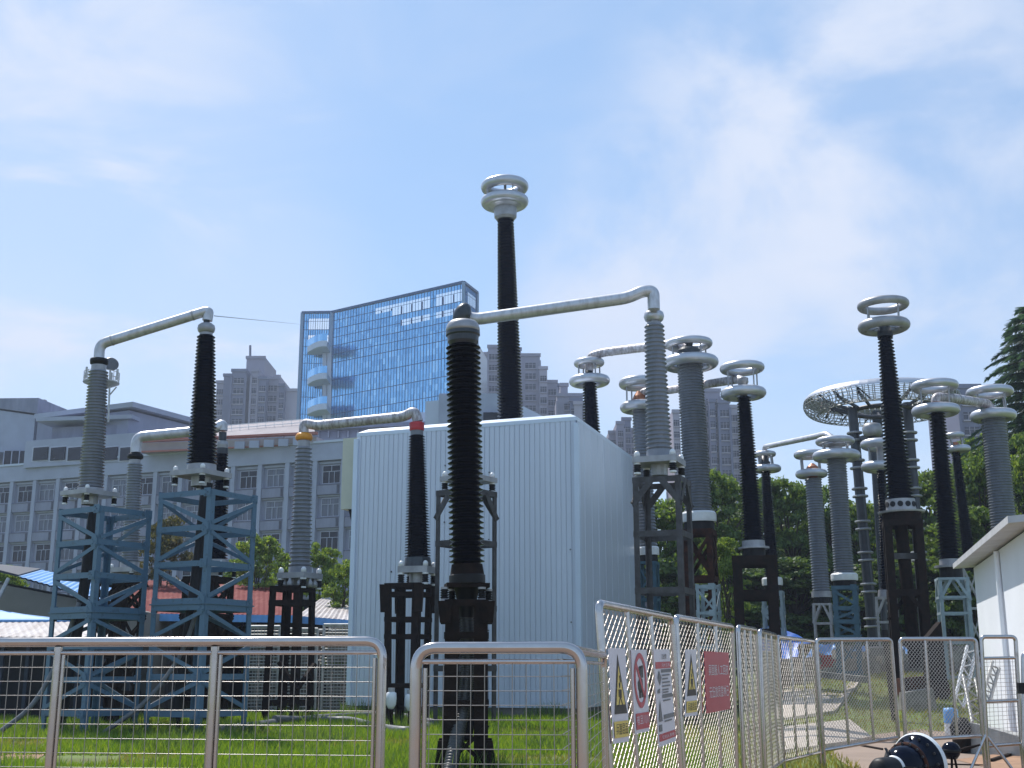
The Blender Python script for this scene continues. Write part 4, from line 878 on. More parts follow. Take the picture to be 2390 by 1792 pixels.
# ---------------------------------------------------------------- residential towers
wmesh = None
def resid(label, D, boxes, vlow, group='distant apartment towers'):
    global wmesh
    u0 = boxes[0][0]; root = thing('apartment_tower', label, 'apartment block', tuple(P((boxes[0][0] + boxes[-1][1])/2, 1555, D)), group)
    s = S(900, D); rr = random.Random(int(u0)); nwin = 0; extra = MB(); extra.cur = 0
    for (a, b, vt, dd_, kind, ww) in boxes:
        De = D + dd_; pa, pb_ = P(a, vt, De), P(b, vt, De); zt = pa.z; wdt = pb_.x - pa.x; cx = (pa.x + pb_.x)/2
        mb = MB(); mb.box((cx, De + 9, zt/2), (wdt, 18, zt)); mb.box((cx, De + .1, zt - .3), (wdt + .5, .9, .9))
        if kind in ('fin', 'mix'):
            k = max(1, int(wdt/4.2))
            for i in range(k + 1):
                x = pa.x + wdt*i/k; mb.box((x, De - .35, zt/2 - 1), (.55, .7, zt - 2))
        mb.build('wall', {'d': 'res2', 'l': 'resl'}.get(ww[0], 'res'), root)
        if 'w' not in ww: continue
        zlow = P(a, vlow, De).z; k = max(1, int(wdt/3.6)); z = zt - 4.2
        while z > zlow:
            for i in range(k):
                x = pa.x + wdt*(i + .5)/k; hw = min(1.45, wdt/k*.40)
                if nwin < 96:
                    if wmesh is None:
                        w1 = MB(); w1.box((0, -.02, .75), (2.2, .1, 1.7)); w1.cur = 1
                        for bx in ((-.36, .9), (.40, .9)): w1.box((bx[0], -.1, .75), (.08, .08, 1.7))
                        w1.box((0, -.1, 1.1), (2.2, .08, .08)); w1.box((0, -.22, -.22), (2.5, .5, .24))
                        o = w1.build('window', ['rglass', 'resl'], root, off=(0,0,0)); wmesh = o.data
                    else: o = bpy.data.objects.new('window', wmesh); COL.objects.link(o); o.parent = root
                    o.location = Vector((x, De, z)) - root.location; o.scale = (hw/1.1, 1, 1); nwin += 1
                else: extra.box((x, De - .02, z + .75), (hw*2, .1, 1.7)); 
            z -= 3.1
    if extra.v: extra.build('window', 'rglass', root, kind='stuff')
    return root
resid('stepped grey pink apartment tower with roof mast left of the glass tower', 345, [(506, 524, 889, 6, 'plain', 'nw'), (523, 541, 873, 3, 'plain', 'd'), (542, 576, 862, 0, 'fin', 'dw'), (576, 618, 832, 5, 'plain', 'n'), (588, 604, 862, -1, 'fin', 'nw'), (605, 622, 880, -2, 'plain', 'dw'), (620, 652, 880, 2, 'fin', 'nw'), (640, 653, 876, 8, 'plain', 'n'), (652, 664, 896, 1, 'plain', 'dw'), (663, 694, 908, 4, 'plain', 'l')], 1000)
mm = thing('roof_mast', 'thin needle mast on top of the apartment tower left of the glass tower', 'mast', tuple(P(584, 832, 352))); MB().tube([P(584, 834, 352), P(584, 806, 352)], .35, 6).build('mast_pole', 'res2', mm)
resid('tall stepped apartment tower right of the glass tower', 330, [(1124, 1139, 823, 4, 'plain', 'l'), (1139, 1164, 806, 0, 'fin', 'nw'), (1164, 1216, 812, 4, 'fin', 'dw'), (1216, 1260, 826, 0, 'mix', 'nw'), (1259, 1277, 856, -2, 'plain', 'lw'), (1277, 1300, 888, 2, 'mix', 'nw'), (1299, 1306, 896, 6, 'plain', 'd')], 1000)
resid('lower brown apartment tower behind the short ringed column', 300, [(1300, 1360, 919, 2, 'mix', 'nw'), (1308, 1325, 895, 9, 'plain', 'n'), (1330, 1358, 930, -.6, 'plain', 'dw'), (1340, 1358, 938, -1.2, 'plain', 'l')], 990)
resid('small grey apartment tower seen between the house side and the grey columns', 330, [(1421, 1439, 1006, 3, 'fin', 'nw'), (1439, 1456, 984, 0, 'fin', 'nw'), (1452, 1472, 975, 4, 'plain', 'dw'), (1470, 1500, 1000, 6, 'mix', 'nw')], 1130)
resid('tall slim apartment tower right of the thickest grey column', 300, [(1570, 1586, 957, 6, 'plain', 'lw'), (1641, 1680, 908, 3, 'mix', 'nw'), (1655, 1668, 932, 0, 'plain', 'dw'), (1676, 1702, 934, 0, 'fin', 'dw'), (1700, 1722, 946, 4, 'mix', 'lw')], 1170)
resid('pale grey apartment block peeking behind the far right rings', 240, [(2232, 2286, 898, 0, 'mix', 'dw'), (2284, 2310, 905, 3, 'fin', 'nw')], 1030)
resid('brown stepped rooftop of a far block at the left edge', 210, [(40, 56, 938, 6, 'plain', 'n'), (58, 82, 942, 0, 'plain', 'n'), (80, 104, 935, 2, 'plain', 'l'), (104, 130, 952, 0, 'plain', 'n')], 960)
# ---------------------------------------------------------------- left sheds
def roofsheet(name, label, q, m, wallm, zb=0., corr=.18, amp=.03, cat='shed'):
    # q: eave-left, eave-right, ridge-right, ridge-left ; corrugated sheet plus walls below
    q = [Vector(p) for p in q]; root = thing(name, label, cat, (q[0].x, q[0].y, 0))
    n = max(4, int((q[1]-q[0]).length/corr)); mb = MB(); nr = ((q[1]-q[0]).cross(q[3]-q[0])).normalized(); nr = nr if nr.z > 0 else -nr; vs = []
    for i in range(2*n + 1):
        t = i/(2*n); o = nr*(amp if i % 2 else 0); vs += [q[0].lerp(q[1], t) + o, q[3].lerp(q[2], t) + o]
    mb.add(vs, [(2*i, 2*i+2, 2*i+3, 2*i+1) for i in range(2*n)]); mb.add([v - nr*.05 for v in vs], [(2*i, 2*i+1, 2*i+3, 2*i+2) for i in range(2*n)])
    mb.build('roof_sheet', m, root); return root, q
rA, q = roofsheet('open_shed', 'long open shed with faded red sheet roof behind the blue towers', [P(300, 1432, 44), P(690, 1437, 44), P(690, 1373, 57), P(300, 1352, 57)], 'roofred', 'navy', cat='open shed')
MB().bar(q[0] + Vector((0, -.06, -.12)), q[1] + Vector((0, -.06, -.12)), .06, .26).build('eave_trim', 'roofblue', rA)
mb = MB(); mb.hexa([(q[3].x, q[3].y, 0), (q[2].x, q[2].y, 0), (q[2].x, q[2].y - .2, 0), (q[3].x, q[3].y - .2, 0)], [q[3] + Vector((0,0,-.1)), q[2] + Vector((0,0,-.1)), q[2] + Vector((0,-.2,-.1)), q[3] + Vector((0,-.2,-.1))]); mb.build('back_wall', 'dark', rA)  # near-black wall colour paints in the shade inside the open shed
for t in (0, .25, .5, .75, 1): p = q[0].lerp(q[1], t); MB().bar((p.x, p.y + .2, 0), (p.x, p.y + .2, p.z - .1), .12, .12).build('post', 'frame', rA)
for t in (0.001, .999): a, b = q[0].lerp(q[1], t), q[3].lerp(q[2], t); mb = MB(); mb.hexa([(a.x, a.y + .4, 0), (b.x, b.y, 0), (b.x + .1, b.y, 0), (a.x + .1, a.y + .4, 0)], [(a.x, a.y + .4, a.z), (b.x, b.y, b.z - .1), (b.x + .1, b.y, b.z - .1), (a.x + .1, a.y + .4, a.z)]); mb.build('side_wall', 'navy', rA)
rB, q = roofsheet('open_shed', 'pinkish tan roofed shed squeezed against the metal house', [P(692, 1438, 46), P(832, 1449, 46), P(835, 1404, 56), P(755, 1392, 58)], 'roofpale', 'navy', cat='open shed')
MB().bar(q[0] + Vector((0, -.06, -.12)), q[1] + Vector((0, -.06, -.12)), .06, .26).build('eave_trim', 'roofblue', rB)
mb = MB(); mb.hexa([(q[3].x - 1.4, q[3].y, 0), (q[2].x, q[2].y, 0), (q[2].x, q[2].y - .2, 0), (q[3].x - 1.4, q[3].y - .2, 0)], [(q[3].x - 1.4, q[3].y, q[3].z - .1), q[2] + Vector((0,0,-.1)), q[2] + Vector((0,-.2,-.1)), (q[3].x - 1.4, q[3].y - .2, q[3].z - .1)]); mb.build('back_wall', 'dark', rB)  # same near-black colour in place of shade under this roof
rC, q = roofsheet('tan_walled_shed', 'tan walled shed with bright blue sheet roof at the left edge', [P(40, 1345, 40), P(280, 1412, 40), P(310, 1378, 52), P(95, 1330, 52)], 'roofblue', 'shedtan')
MB().hexa([(q[0].x - 3, q[0].y + .5, 0), (q[1].x + .2, q[1].y + .5, 0), (q[1].x + .2, q[1].y + 8, 0), (q[0].x - 3, q[0].y + 8, 0)], [(q[0].x - 3, q[0].y + .5, q[0].z + .2), (q[1].x + .2, q[1].y + .5, q[1].z - .12), (q[1].x + .2, q[1].y + 8, q[1].z - .12), (q[0].x - 3, q[0].y + 8, q[0].z + .2)]).build('wall', 'shedtan', rC)
MB().hexa([P(-70, 1320, 40.2), q[0] + Vector((0, .1, 0)), q[3], P(-70, 1315, 52)], [P(-70, 1320, 40.2) + Vector((0,0,.1)), q[0] + Vector((0, .1, .06)), q[3] + Vector((0,0,.06)), P(-70, 1315, 52) + Vector((0,0,.1))]).build('roof_wing', 'navy', rC)
MB().tube([P(20, 1350, 39.8), P(-8, 1405, 39.5), P(-20, 1440, 39)], .07, 8).build('wall_pipe', 'steel', rC)
rD, q = roofsheet('lean_to', 'low lean-to with pale corrugated roof and blue upper strip at far left', [P(-60, 1487, 35), P(300, 1487, 35), P(240, 1450, 37.2), P(-60, 1452, 37.5)], 'roofpale', 'dark', corr=.22, amp=.022, cat='lean-to')
mb = MB(); a = [P(-60, 1451, 37.4), P(170, 1451, 37.2), P(60, 1438, 39.2), P(-60, 1418, 39.2)]; mb.hexa(a, [p + Vector((0,0,.06)) for p in a]); mb.build('upper_roof', 'roofblue', rD)
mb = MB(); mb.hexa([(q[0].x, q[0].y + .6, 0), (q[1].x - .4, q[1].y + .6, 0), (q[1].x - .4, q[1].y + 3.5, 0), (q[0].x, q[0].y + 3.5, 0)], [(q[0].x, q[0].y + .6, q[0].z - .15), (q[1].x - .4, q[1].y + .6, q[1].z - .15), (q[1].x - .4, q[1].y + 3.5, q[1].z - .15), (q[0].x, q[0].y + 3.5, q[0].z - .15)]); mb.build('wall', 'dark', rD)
for i in range(7): p = q[0].lerp(q[1], i/6); MB().bar((p.x, p.y + .3, 0), (p.x, p.y + .3, p.z - .05), .1, .1).build('post', 'navy', rD)
# stacked wire crates
def crate(u0, u1, v0, v1, D, label, dark):
    a, b = P(u0, v0, D), P(u1, v0, D); H_ = a.z - gz(a.x, D); W_ = b.x - a.x; dp = 1.4
    root = thing('wire_crate', label, 'wire crate', ((a.x + b.x)/2, D, 0), 'wire crates by the open shed')
    fr = MB(); ms_ = MB()
    for x in (a.x, b.x):
        for y in (D, D + dp): fr.tube([(x, y, 0), (x, y, H_)], .045, 8)
    for y in (D, D + dp): fr.tube([(a.x, y, H_), (b.x, y, H_)], .05, 8); fr.tube([(a.x, y, H_*.5), (b.x, y, H_*.5)], .04, 8)
    fr.build('frame', 'steel', root)
    n = int(H_/.11); rr = random.Random(int(u0))
    for i in range(n):
        z = H_*(i + .5)/n; ms_.tube([(a.x, D, z), (b.x, D, z + rr.uniform(-.02, .02))], .022, 5); ms_.tube([(a.x, D + dp, z), (b.x, D + dp, z)], .022, 5)
    for i in range(9):
        x = a.x + W_*(i + .5)/9; ms_.tube([(x, D - .02, .05), (x, D - .02, H_)], .012, 5)
    ms_.build('wire_mesh', 'steel', root)
    ct_ = MB(); z = .05
    while z < H_*.92:
        h = rr.uniform(.16, .3); ct_.box((a.x + W_/2 + rr.uniform(-.1, .1), D + dp/2, z + h/2), (W_*.86, dp*.8, h*.72)); z += h
    ct_.build('stacked_boards', 'stone', root, kind='stuff'); return root
crate(583, 654, 1462, 1640, 43.5, 'tall wire crate of stacked boards, left of the orange capped column frame', 1)
crate(672, 742, 1468, 1642, 43.5, 'wire crate of stacked boards seen between the rusty frame legs', 1)
crate(756, 828, 1458, 1640, 43.5, 'wire crate of stacked boards beside the metal house corner', 1)
# ground pipes and bits in the grass
def gp(u, v, h=.1):
    x, y = ground_px(u, v); return Vector((x, y, h + gz(x, y)))
tag(MB().tube(curve([gp(505, 1716), gp(600, 1703), gp(690, 1690), gp(800, 1681), gp(890, 1678), gp(960, 1684), gp(1015, 1698)], 8), .11, 12).build('ground_pipe', 'hose'), 'upper grey pipe lying in the grass in front of the metal house', 'pipe')
tag(MB().tube(curve([gp(640, 1697, .2), gp(740, 1690), gp(815, 1690), gp(880, 1706), gp(950, 1716), gp(1000, 1704)], 8), .10, 12).build('ground_pipe', 'hose'), 'lower grey pipe curving through the grass towards the foreground frame', 'pipe')
for (u, v), lab in (((913, 1635), 'white rounded post box beside the left barrier end'), ((958, 1640), 'second white post box, tucked behind the narrow barrier post')):
    q = P(u, v, 30); t_ = thing('junction_box', lab, 'junction box', (q.x, q.y, 0)); 
    MB().lathe([(0, -.36), (.12, -.3), (.2, -.15), (.22, .1), (.2, .3), (.1, .36), (0, .37)], Matrix.Translation(q) @ Matrix.Scale(.6, 4), 20).build('housing', 'white', t_)
    MB().lathe([(0, .36), (.14, .36), (.14, .5), (0, .5)], Matrix.Translation(q) @ Matrix.Scale(.6, 4), 12, False).build('cap', 'alud', t_); MB().tube([(q.x, q.y, -.02), (q.x, q.y, q.z - .2)], .06, 8).build('post', 'rust', t_)
a, b = P(500, 737, 28.7), P(706, 757, 200); pts = [a.lerp(b, i/20) - Vector((0, 0, 1.0*math.sin(math.pi*(i/20)**.5)*0)) for i in range(21)]
tag(MB().tube(pts, .011, 5).build('overhead_wire', 'dgrey'), 'thin wire running from the left pipe end to the glass tower', 'wire')
# ---------------------------------------------------------------- trees
def leafcloud(n_cl, per, rx, rz, rc, ls, seed, lobes=9):
    g_ = np.random.default_rng(seed); Lb = []
    for k in range(lobes):
        h = -.75 + 1.5*k/(lobes - 1); a = k*2.4 + g_.uniform(-.4, .4); w_ = math.sqrt(max(.05, 1 - h*h*.92))*g_.uniform(.35, .72)
        Lb.append((rx*w_*math.cos(a), rx*w_*math.sin(a), rz*h, g_.uniform(.34, .52)*rx*(1.05 - .25*max(0, h))))
    Lb.append((0, 0, rz*.72, .36*rx)); C = []
    for k in range(n_cl):
        lx, ly, lz, lr = Lb[k % len(Lb)]; p = g_.normal(0, 1, 3); p /= np.linalg.norm(p); p[2] = p[2]*.85 + .12; rr = g_.uniform(.6, 1.05)
        C.append([lx + p[0]*lr*rr, ly + p[1]*lr*rr, lz + p[2]*lr*rr*rz/rx*.62])
    C = np.array(C); sc_ = g_.uniform(.55, 1.2, n_cl)
    d = g_.normal(0, 1, (n_cl, per, 3)); d /= np.linalg.norm(d, axis=2, keepdims=True)
    d[:, :, 2] = np.abs(d[:, :, 2])*.9 - .3
    P0 = C[:, None, :] + d * (rc*sc_[:, None, None]) * g_.uniform(.4, 1.15, (n_cl, per, 1)) * np.array([1, 1, .8])
    P0 = P0.reshape(-1, 3); N = P0.shape[0]; nr = d.reshape(-1, 3)*np.array([1, 1, 1.2]) + g_.normal(0, .5, (N, 3)); nr /= np.linalg.norm(nr, axis=1, keepdims=True)
    t = np.cross(nr, g_.normal(0, 1, (N, 3))); t /= np.linalg.norm(t, axis=1, keepdims=True); b = np.cross(nr, t)
    s = (ls*g_.uniform(.6, 1.3, N))[:, None]
    V = np.stack([P0 - t*s, P0 + b*s*.6 - t*s*.1, P0 + t*s, P0 - b*s*.6 + t*s*.1], 1); return V, C
CROWNS = {}
def treemodel(kind, name, label, leaf, rx, rz, n_cl, per, rc, ls, th, seed):
    root = thing(name, label, 'tree'); V, C = leafcloud(n_cl, per, rx, rz, rc, ls, seed); V = V + np.array([0, 0, th])
    cr = quadmesh('crown', V, leaf, root); tb = MB(); rr = random.Random(seed)
    tb.tube(curve([(0, 0, -.2), (.08*rx, 0, th*.45), (-.04*rx, .05*rx, th), (.05*rx, 0, th + rz*.55)], 5), .1, 9, radii=[.075*rx*(1 - .8*i/15) for i in range(16)])
    for i in range(12):
        c = C[rr.randrange(len(C))]; a = (0, 0, th*rr.uniform(.45, 1.0)); m_ = ((a[0]+c[0])*.45, (a[1]+c[1])*.45, (a[2]*.55 + (c[2]+th)*.45) + .1*rx)
        tb.tube(curve([a, m_, (c[0], c[1], c[2] + th)], 4), .03, 6, radii=[.032*rx*(1 - .85*k/8) for k in range(9)])
    tb.build('trunk', 'bark', root); CROWNS[kind] = [root, th + rz*1.02, rx, False]; return root
treemodel('a', 'broadleaf_tree', 'x', 'leaf1', 3.3, 4.6, 190, 90, .62, .13, 5.0, 1)
treemodel('b', 'broadleaf_tree', 'x', 'leaf3', 3.3, 4.8, 190, 90, .62, .13, 5.0, 2)
treemodel('c', 'broadleaf_tree', 'x', 'leaf2', 1.9, 3.0, 130, 85, .42, .09, 4.0, 3)
treemodel('d', 'broadleaf_tree', 'x', 'leaf4', 1.8, 3.0, 130, 80, .42, .09, 4.0, 4)
def tree(kind, u, vt, D, halfw, label, group=None, leaf=None, rot=None):
    src = CROWNS[kind]; top = P(u, vt, D); g0 = gz(top.x, D); s = S(vt, D); sx = halfw*s/src[2]; sz = (top.z - g0)/src[1]
    if not src[3]: o = src[0]; src[3] = True
    else:
        o = src[0].copy(); COL.objects.link(o)
        for ch in list(src[0].children):
            c = ch.copy(); COL.objects.link(c); c.parent = o
    o.location = (top.x, D, g0); o.scale = (sx, sx, sz); o.rotation_euler = (0, 0, rot if rot is not None else (u*7.3 + D) % 6.28)
    o['label'] = label; o['category'] = 'tree'
    if group: o['group'] = group
    elif 'group' in o: del o['group']
    return o
GR = 'trees behind the yard at the right'
tree('a', 1550, 1150, 64, 144, 'green tree glimpsed through the knee braced frame beside the metal house', GR)
tree('a', 1672, 1088, 62, 124, 'tall mid green tree between the thickest grey column and the box frame column', GR)
tree('b', 1640, 1180, 66, 128, 'dark tree behind the silver base drum', GR)
tree('c', 1690, 1236, 50, 65, 'bright yellow green young tree beside the rusty box frame', GR)
tree('a', 1838, 1106, 62, 118, 'mid green tree right of the small white footed column', GR)
tree('b', 1790, 1150, 68, 144, 'dark tree behind the small white footed column', GR)
tree('a', 1880, 1130, 66, 112, 'mid green tree left of the orange stained grey column', GR)
tree('b', 1930, 1175, 64, 136, 'dark tree between the two wide ringed grey columns', GR)
tree('a', 2005, 1165, 62, 112, 'green tree behind the dark flanged toroid column', GR)
tree('b', 2070, 1180, 70, 144, 'dark tree behind the tall leaning column', GR)
tree('a', 2148, 1085, 63, 118, 'sunlit tree between the leaning column and the short pipe column', GR)
tree('b', 2130, 1160, 66, 136, 'dark tree behind the toroid columns right side', GR)
tree('c', 2262, 1000, 66, 80, 'pale green tree right of the narrow ringed black column', GR)
tree('a', 2275, 1050, 58, 112, 'leafy tree above the white shed eave', GR)
tree('b', 2335, 1010, 62, 144, 'dark tree behind the far right grey column', GR)
tree('c', 2385, 985, 54, 80, 'bright green tree at the right frame edge under the conifer', GR)
tree('a', 2240, 1180, 56, 112, 'lower green tree just over the white shed roof', GR)
tree('b', 1850, 1290, 60, 176, 'low dark tree filling behind the galvanised frames', GR)
tree('b', 1990, 1300, 60, 176, 'low dark tree behind the dark blue ladder frame', GR)
tree('b', 2110, 1290, 58, 176, 'low dark tree behind the tall rusty tower frame', GR)
tree('b', 1740, 1290, 60, 160, 'low dark tree behind the rusty box frame', GR)
tree('b', 1580, 1300, 62, 176, 'low dark tree behind the knee braced frame', GR)
tree('b', 2220, 1300, 58, 160, 'low dark tree behind the pale ladder frame', GR)
GL = 'small trees before the office block'
tree('c', 18, 1303, 60, 67, 'small bright green tree at the left edge over the blue shed roof', GL)
tree('d', 385, 1200, 54, 80, 'olive brown leaved tree between the two blue towers', GL)
tree('c', 612, 1232, 56, 80, 'small sunlit green tree left of the orange capped column', GL)
tree('c', 765, 1260, 58, 65, 'small green tree right of the orange capped column', GL)
tree('c', 806, 1298, 52, 65, 'rounded bright green tree against the metal house corner', GL)
tree('c', 545, 1290, 60, 58, 'low green tree right of the tall blue tower', GL)
tree('a', 680, 1300, 64, 96, 'mid green tree directly behind the orange capped column', GL)
# conifer
cx = P(2398, 705, 60); zt = cx.z; con = thing('conifer_tree', 'dark drooping conifer rising at the right frame edge', 'conifer', (cx.x, 60, .8))
tb = MB(); tb.tube([(cx.x, 60, .8), (cx.x, 60, zt*.6), (cx.x, 60, zt)], .3, 10, radii=[.34, .2, .03]); gg = np.random.default_rng(5); Q = []
nl = 30
for k in range(nl):
    z = zt - .3 - (zt - 4)*(k/nl)**1.02; Lb = .5 + 6.2*(k/nl)**.72
    for j in range(9):
        a = j*2*math.pi/9 + k*.7 + gg.uniform(-.2, .2); Lk = Lb*gg.uniform(.75, 1.12); dv_ = np.array([math.cos(a), math.sin(a), 0])
        pts = [np.array([cx.x, 60, z]) + dv_*Lk*t + np.array([0, 0, Lk*(.26*t - .50*t*t)]) for t in np.linspace(0, 1, 9)]
        tb.tube([Vector(p) for p in pts[::2]], .03, 5, False, radii=[.05, .04, .03, .02, .01])
        nn = int(60 + Lk*90)
        for _ in range(nn):
            t = gg.uniform(.08, 1)**.8; i = min(7, int(t*8)); p = pts[i] + (pts[i+1] - pts[i])*(t*8 - i); sd = np.array([-math.sin(a), math.cos(a), 0])*gg.choice([-1, 1])
            ln = gg.uniform(.14, .72)*(1.1 - .65*t); e_ = sd*ln*.9 + dv_*ln*.7 + np.array([0, 0, -ln*gg.uniform(.1, .75)]); wv = np.array([0, 0, .02]) + dv_*.022
            Q.append([p - wv, p + wv, p + e_ + wv*.3, p + e_ - wv*.3])
quadmesh('needles', np.array(Q), 'needle', con); tb.build('trunk', 'bark', con)
# ---------------------------------------------------------------- barriers in front
def wire_grid(mb, a, b, c, d, nx, ny, r):
    # a,b top ; d,c bottom
    for i in range(1, nx): mb.tube([a.lerp(b, i/nx), d.lerp(c, i/nx)], r, 6, False)
    for j in range(1, ny): p, q = a.lerp(d, j/ny), b.lerp(c, j/ny); o = (b-a).cross(d-a).normalized()*(-r*1.6); mb.tube([p + o, q + o], r, 6, False)
def low_barrier(label, left, right, z, posts, tubr, closed, gx, gy, zbot=.13, lastpost=True):
    a, b = Vector((left.x, left.y, z)), Vector((right.x, right.y, z)); d = (b - a).normalized()
    root = thing('crowd_barrier', label, 'barrier', (a.x, a.y, 0), 'low stainless barriers')
    pts = [b + Vector((0, 0, 0)), Vector((b.x, b.y, .02))]
    path = ([Vector((a.x, a.y, .02)), a] if closed[0] else [a]) + ([b, Vector((b.x, b.y, .02))] if closed[1] else [b])
    MB().tube(rounded(path, tubr*3.6, 9), tubr, 20).build('frame', 'inox', root)
    MB().tube([a + d*(tubr if closed[0] else 0) + Vector((0, 0, -tubr*2.3)), b - d*tubr + Vector((0, 0, -tubr*2.3))], tubr*.42, 12).build('inner_rail', 'inox', root)
    for e_, c_ in ((a, closed[0]), (b, closed[1])):
        if c_:
            s_ = 1 if e_ is a else -1; MB().tube([e_ + d*s_*tubr*1.55 + Vector((0, 0, -tubr*3.4)), e_ + d*s_*tubr*1.55 + Vector((0, 0, zbot - z))], tubr*.42, 10).build('inner_upright', 'inox', root)
    for p in posts:
        MB().tube([Vector((p.x, p.y, z - tubr*1.02)), Vector((p.x, p.y, .03))], tubr*.86, 16).build('post', 'inox', root)
        q = Vector((p.x, p.y, 0)) + d*tubr*1.25; MB().tube([q + Vector((0, 0, z - tubr*2.7)), q + Vector((0, 0, zbot))], tubr*.4, 10).build('inner_upright', 'inox', root)
    MB().tube([a + Vector((0, 0, zbot - z)), b + Vector((0, 0, zbot - z))], tubr*.7, 12).build('bottom_rail', 'inox', root)
    w_ = MB(); L_ = (b - a).length; wire_grid(w_, a + Vector((0,0,-tubr*2.4)), b + Vector((0,0,-tubr*2.4)), b + Vector((0,0,zbot - z)), a + Vector((0,0,zbot - z)), max(2, round(L_/gx)), round((z - zbot)/gy), .0018)
    w_.build('wire_mesh', 'inoxw', root); return root
aL, aR = P(-420, 1499.5, 5.8), P(893, 1496.5, 5.45); zA = (aL.z + aR.z)/2
dA = (aR - aL)
def onA(u, v=1500):
    # point of barrier line seen at pixel column u
    best = min((abs((lambda q: ( (q.x/q.y) - (u-1195)/F/ray(u, v).y))(aL.lerp(aR, t))), t) for t in np.linspace(0, 1, 2001)); return aL.lerp(aR, best[1])
low_barrier('long stainless steel crowd barrier with square wire mesh across the left foreground', aL, aR, zA, [onA(-225), onA(138), onA(503)], .0215, (True, True), .057, .0640)
bL, bR = P(972, 1511, 5.15), P(1357, 1512, 5.1); zB = (bL.z + bR.z)/2
low_barrier('short stainless steel crowd barrier in front of the foreground column frame', bL, bR, zB, [], .0245, (True, True), .0585, .0605)
cR = P(1409, 1533, 8.2); low_barrier('narrow stainless barrier turning away at the corner towards the warning signs', bR + Vector((-.085, .0, 0)), cR, zB, [], .0235, (False, True), .34, .0605)
# tall mesh panels
PLN = {}
def tall_panel(key, label, tl, tr, br, bl, nbar=2, tr_=.022, du=.040, dv_=.075, mw=.0032, grid=None, legs=True, opening=None):
    a, b, c, d = P(*tl), P(*tr), P(*br), P(*bl); root = thing('mesh_barrier', label, 'mesh barrier', (d.x, d.y, gz(d.x, d.y)), 'tall stainless mesh barriers'); PLN[key] = (a, b, c, d)
    MB().tube(rounded([Vector((d.x, d.y, gz(d.x, d.y))) if legs else d, d, a, b, c, Vector((c.x, c.y, gz(c.x, c.y)))], .07, 7), tr_, 14).build('frame', 'inox', root)
    MB().tube([d, c], tr_*.9, 12).build('bottom_rail', 'inox', root)
    if opening: a2, b2 = a.lerp(d, opening), b.lerp(c, opening); MB().tube([a2, b2], tr_*.8, 10).build('cross_rail', 'inox', root)
    else: a2, b2 = a, b
    for i in range(1, nbar + 1): t = i/(nbar + 1); MB().tube([a.lerp(b, t), d.lerp(c, t)], tr_*.72, 12).build('upright', 'inox', root)
    MB().tube([a2.lerp(b2, .012) + (d - a)*.03, d.lerp(c, .012)], tr_*.4, 8).build('inner_upright', 'inox', root)
    W_ = ((b - a).length + (c - d).length)/2; H_ = ((d - a2).length + (c - b2).length)/2; mb = MB(); nrm = (b - a).cross(d - a).normalized()
    if grid:
        wire_grid(mb, a2, b2, c, d, round(W_/grid), round(H_/grid), mw); mb.build('wire_mesh', 'inoxm', root); return root
    def pt(x, y): s, t = x/W_, y/H_; return a2.lerp(b2, s).lerp(d.lerp(c, s), t)
    k = dv_/du
    for sgn in (1, -1):
        n = int((W_ + H_/k)/du) + 1
        for i in range(n):
            x0 = i*du if sgn > 0 else W_ - i*du      # line x = x0 - sgn*y/k
            y0 = 0; y1 = H_
            if sgn > 0: ya = max(0, (x0 - W_)*k); yb = min(H_, x0*k); f_ = lambda y: x0 - y/k
            else: ya = max(0, (-x0)*k); yb = min(H_, (W_ - x0)*k); f_ = lambda y: x0 + y/k
            if yb - ya < .02: continue
            p, q = pt(min(W_, max(0, f_(ya))), ya), pt(min(W_, max(0, f_(yb))), yb); o = nrm*(mw*.9*sgn)
            mb.bar(p + o, q + o, mw*2.2 if sgn > 0 else mw*1.7, mw*1.2, nrm)
    mb.build('wire_mesh', 'inoxm', root); return root
tall_panel('1', 'nearest tall mesh barrier carrying three warning boards', (1397, 1408, 8.5), (1565, 1440, 10.8), (1594, 1897, 10.8), (1436, 1988, 8.5), tr_=.03, mw=.0027, du=.125, dv_=.078)
tall_panel('2', 'tall mesh barrier carrying the red board, second from the corner', (1577, 1440, 11), (1708, 1462, 13.3), (1720, 1834, 13.3), (1599, 1891, 11), tr_=.029, mw=.0028, du=.125, dv_=.078)
tall_panel('3', 'narrow looking tall mesh barrier right after the red board one', (1722, 1463, 13.4), (1763, 1469, 14.6), (1777, 1812, 14.6), (1738, 1832, 13.4), nbar=2, tr_=.027, mw=.0027, du=.11, dv_=.085)
tall_panel('4', 'tall mesh barrier seen nearly edge on before the bend of the line', (1773, 1472, 14.8), (1810, 1482, 16.9), (1829, 1776, 16.9), (1787, 1806, 14.8), nbar=2, tr_=.027, mw=.0027, du=.11, dv_=.085)
tall_panel('5', 'slanting tall mesh barrier with two uprights before the concrete slabs', (1814, 1486, 17.2), (1898, 1496, 19.3), (1913, 1756, 19.3), (1829, 1777, 17.2), tr_=.028, du=.13, dv_=.11, mw=.003)
tall_panel('6', 'tall mesh barrier facing the camera, left of the black post gap', (1905, 1493, 19), (2079, 1492, 19.4), (2097, 1721, 19.4), (1922, 1751, 19), tr_=.032, du=.05, dv_=.062)
tall_panel('7', 'tall mesh barrier facing the camera behind the black bell object', (2100, 1491, 19), (2277, 1491, 18.8), (2294, 1717, 18.8), (2114, 1727, 19), tr_=.032, du=.05, dv_=.062)
g8 = tall_panel('8', 'gate panel with open top bay and square wire mesh at the right', (2290, 1486, 18.3), (2370, 1486, 18.3), (2384, 1735, 18.3), (2304, 1741, 18.3), nbar=0, tr_=.030, grid=.06, opening=.2, mw=.003)
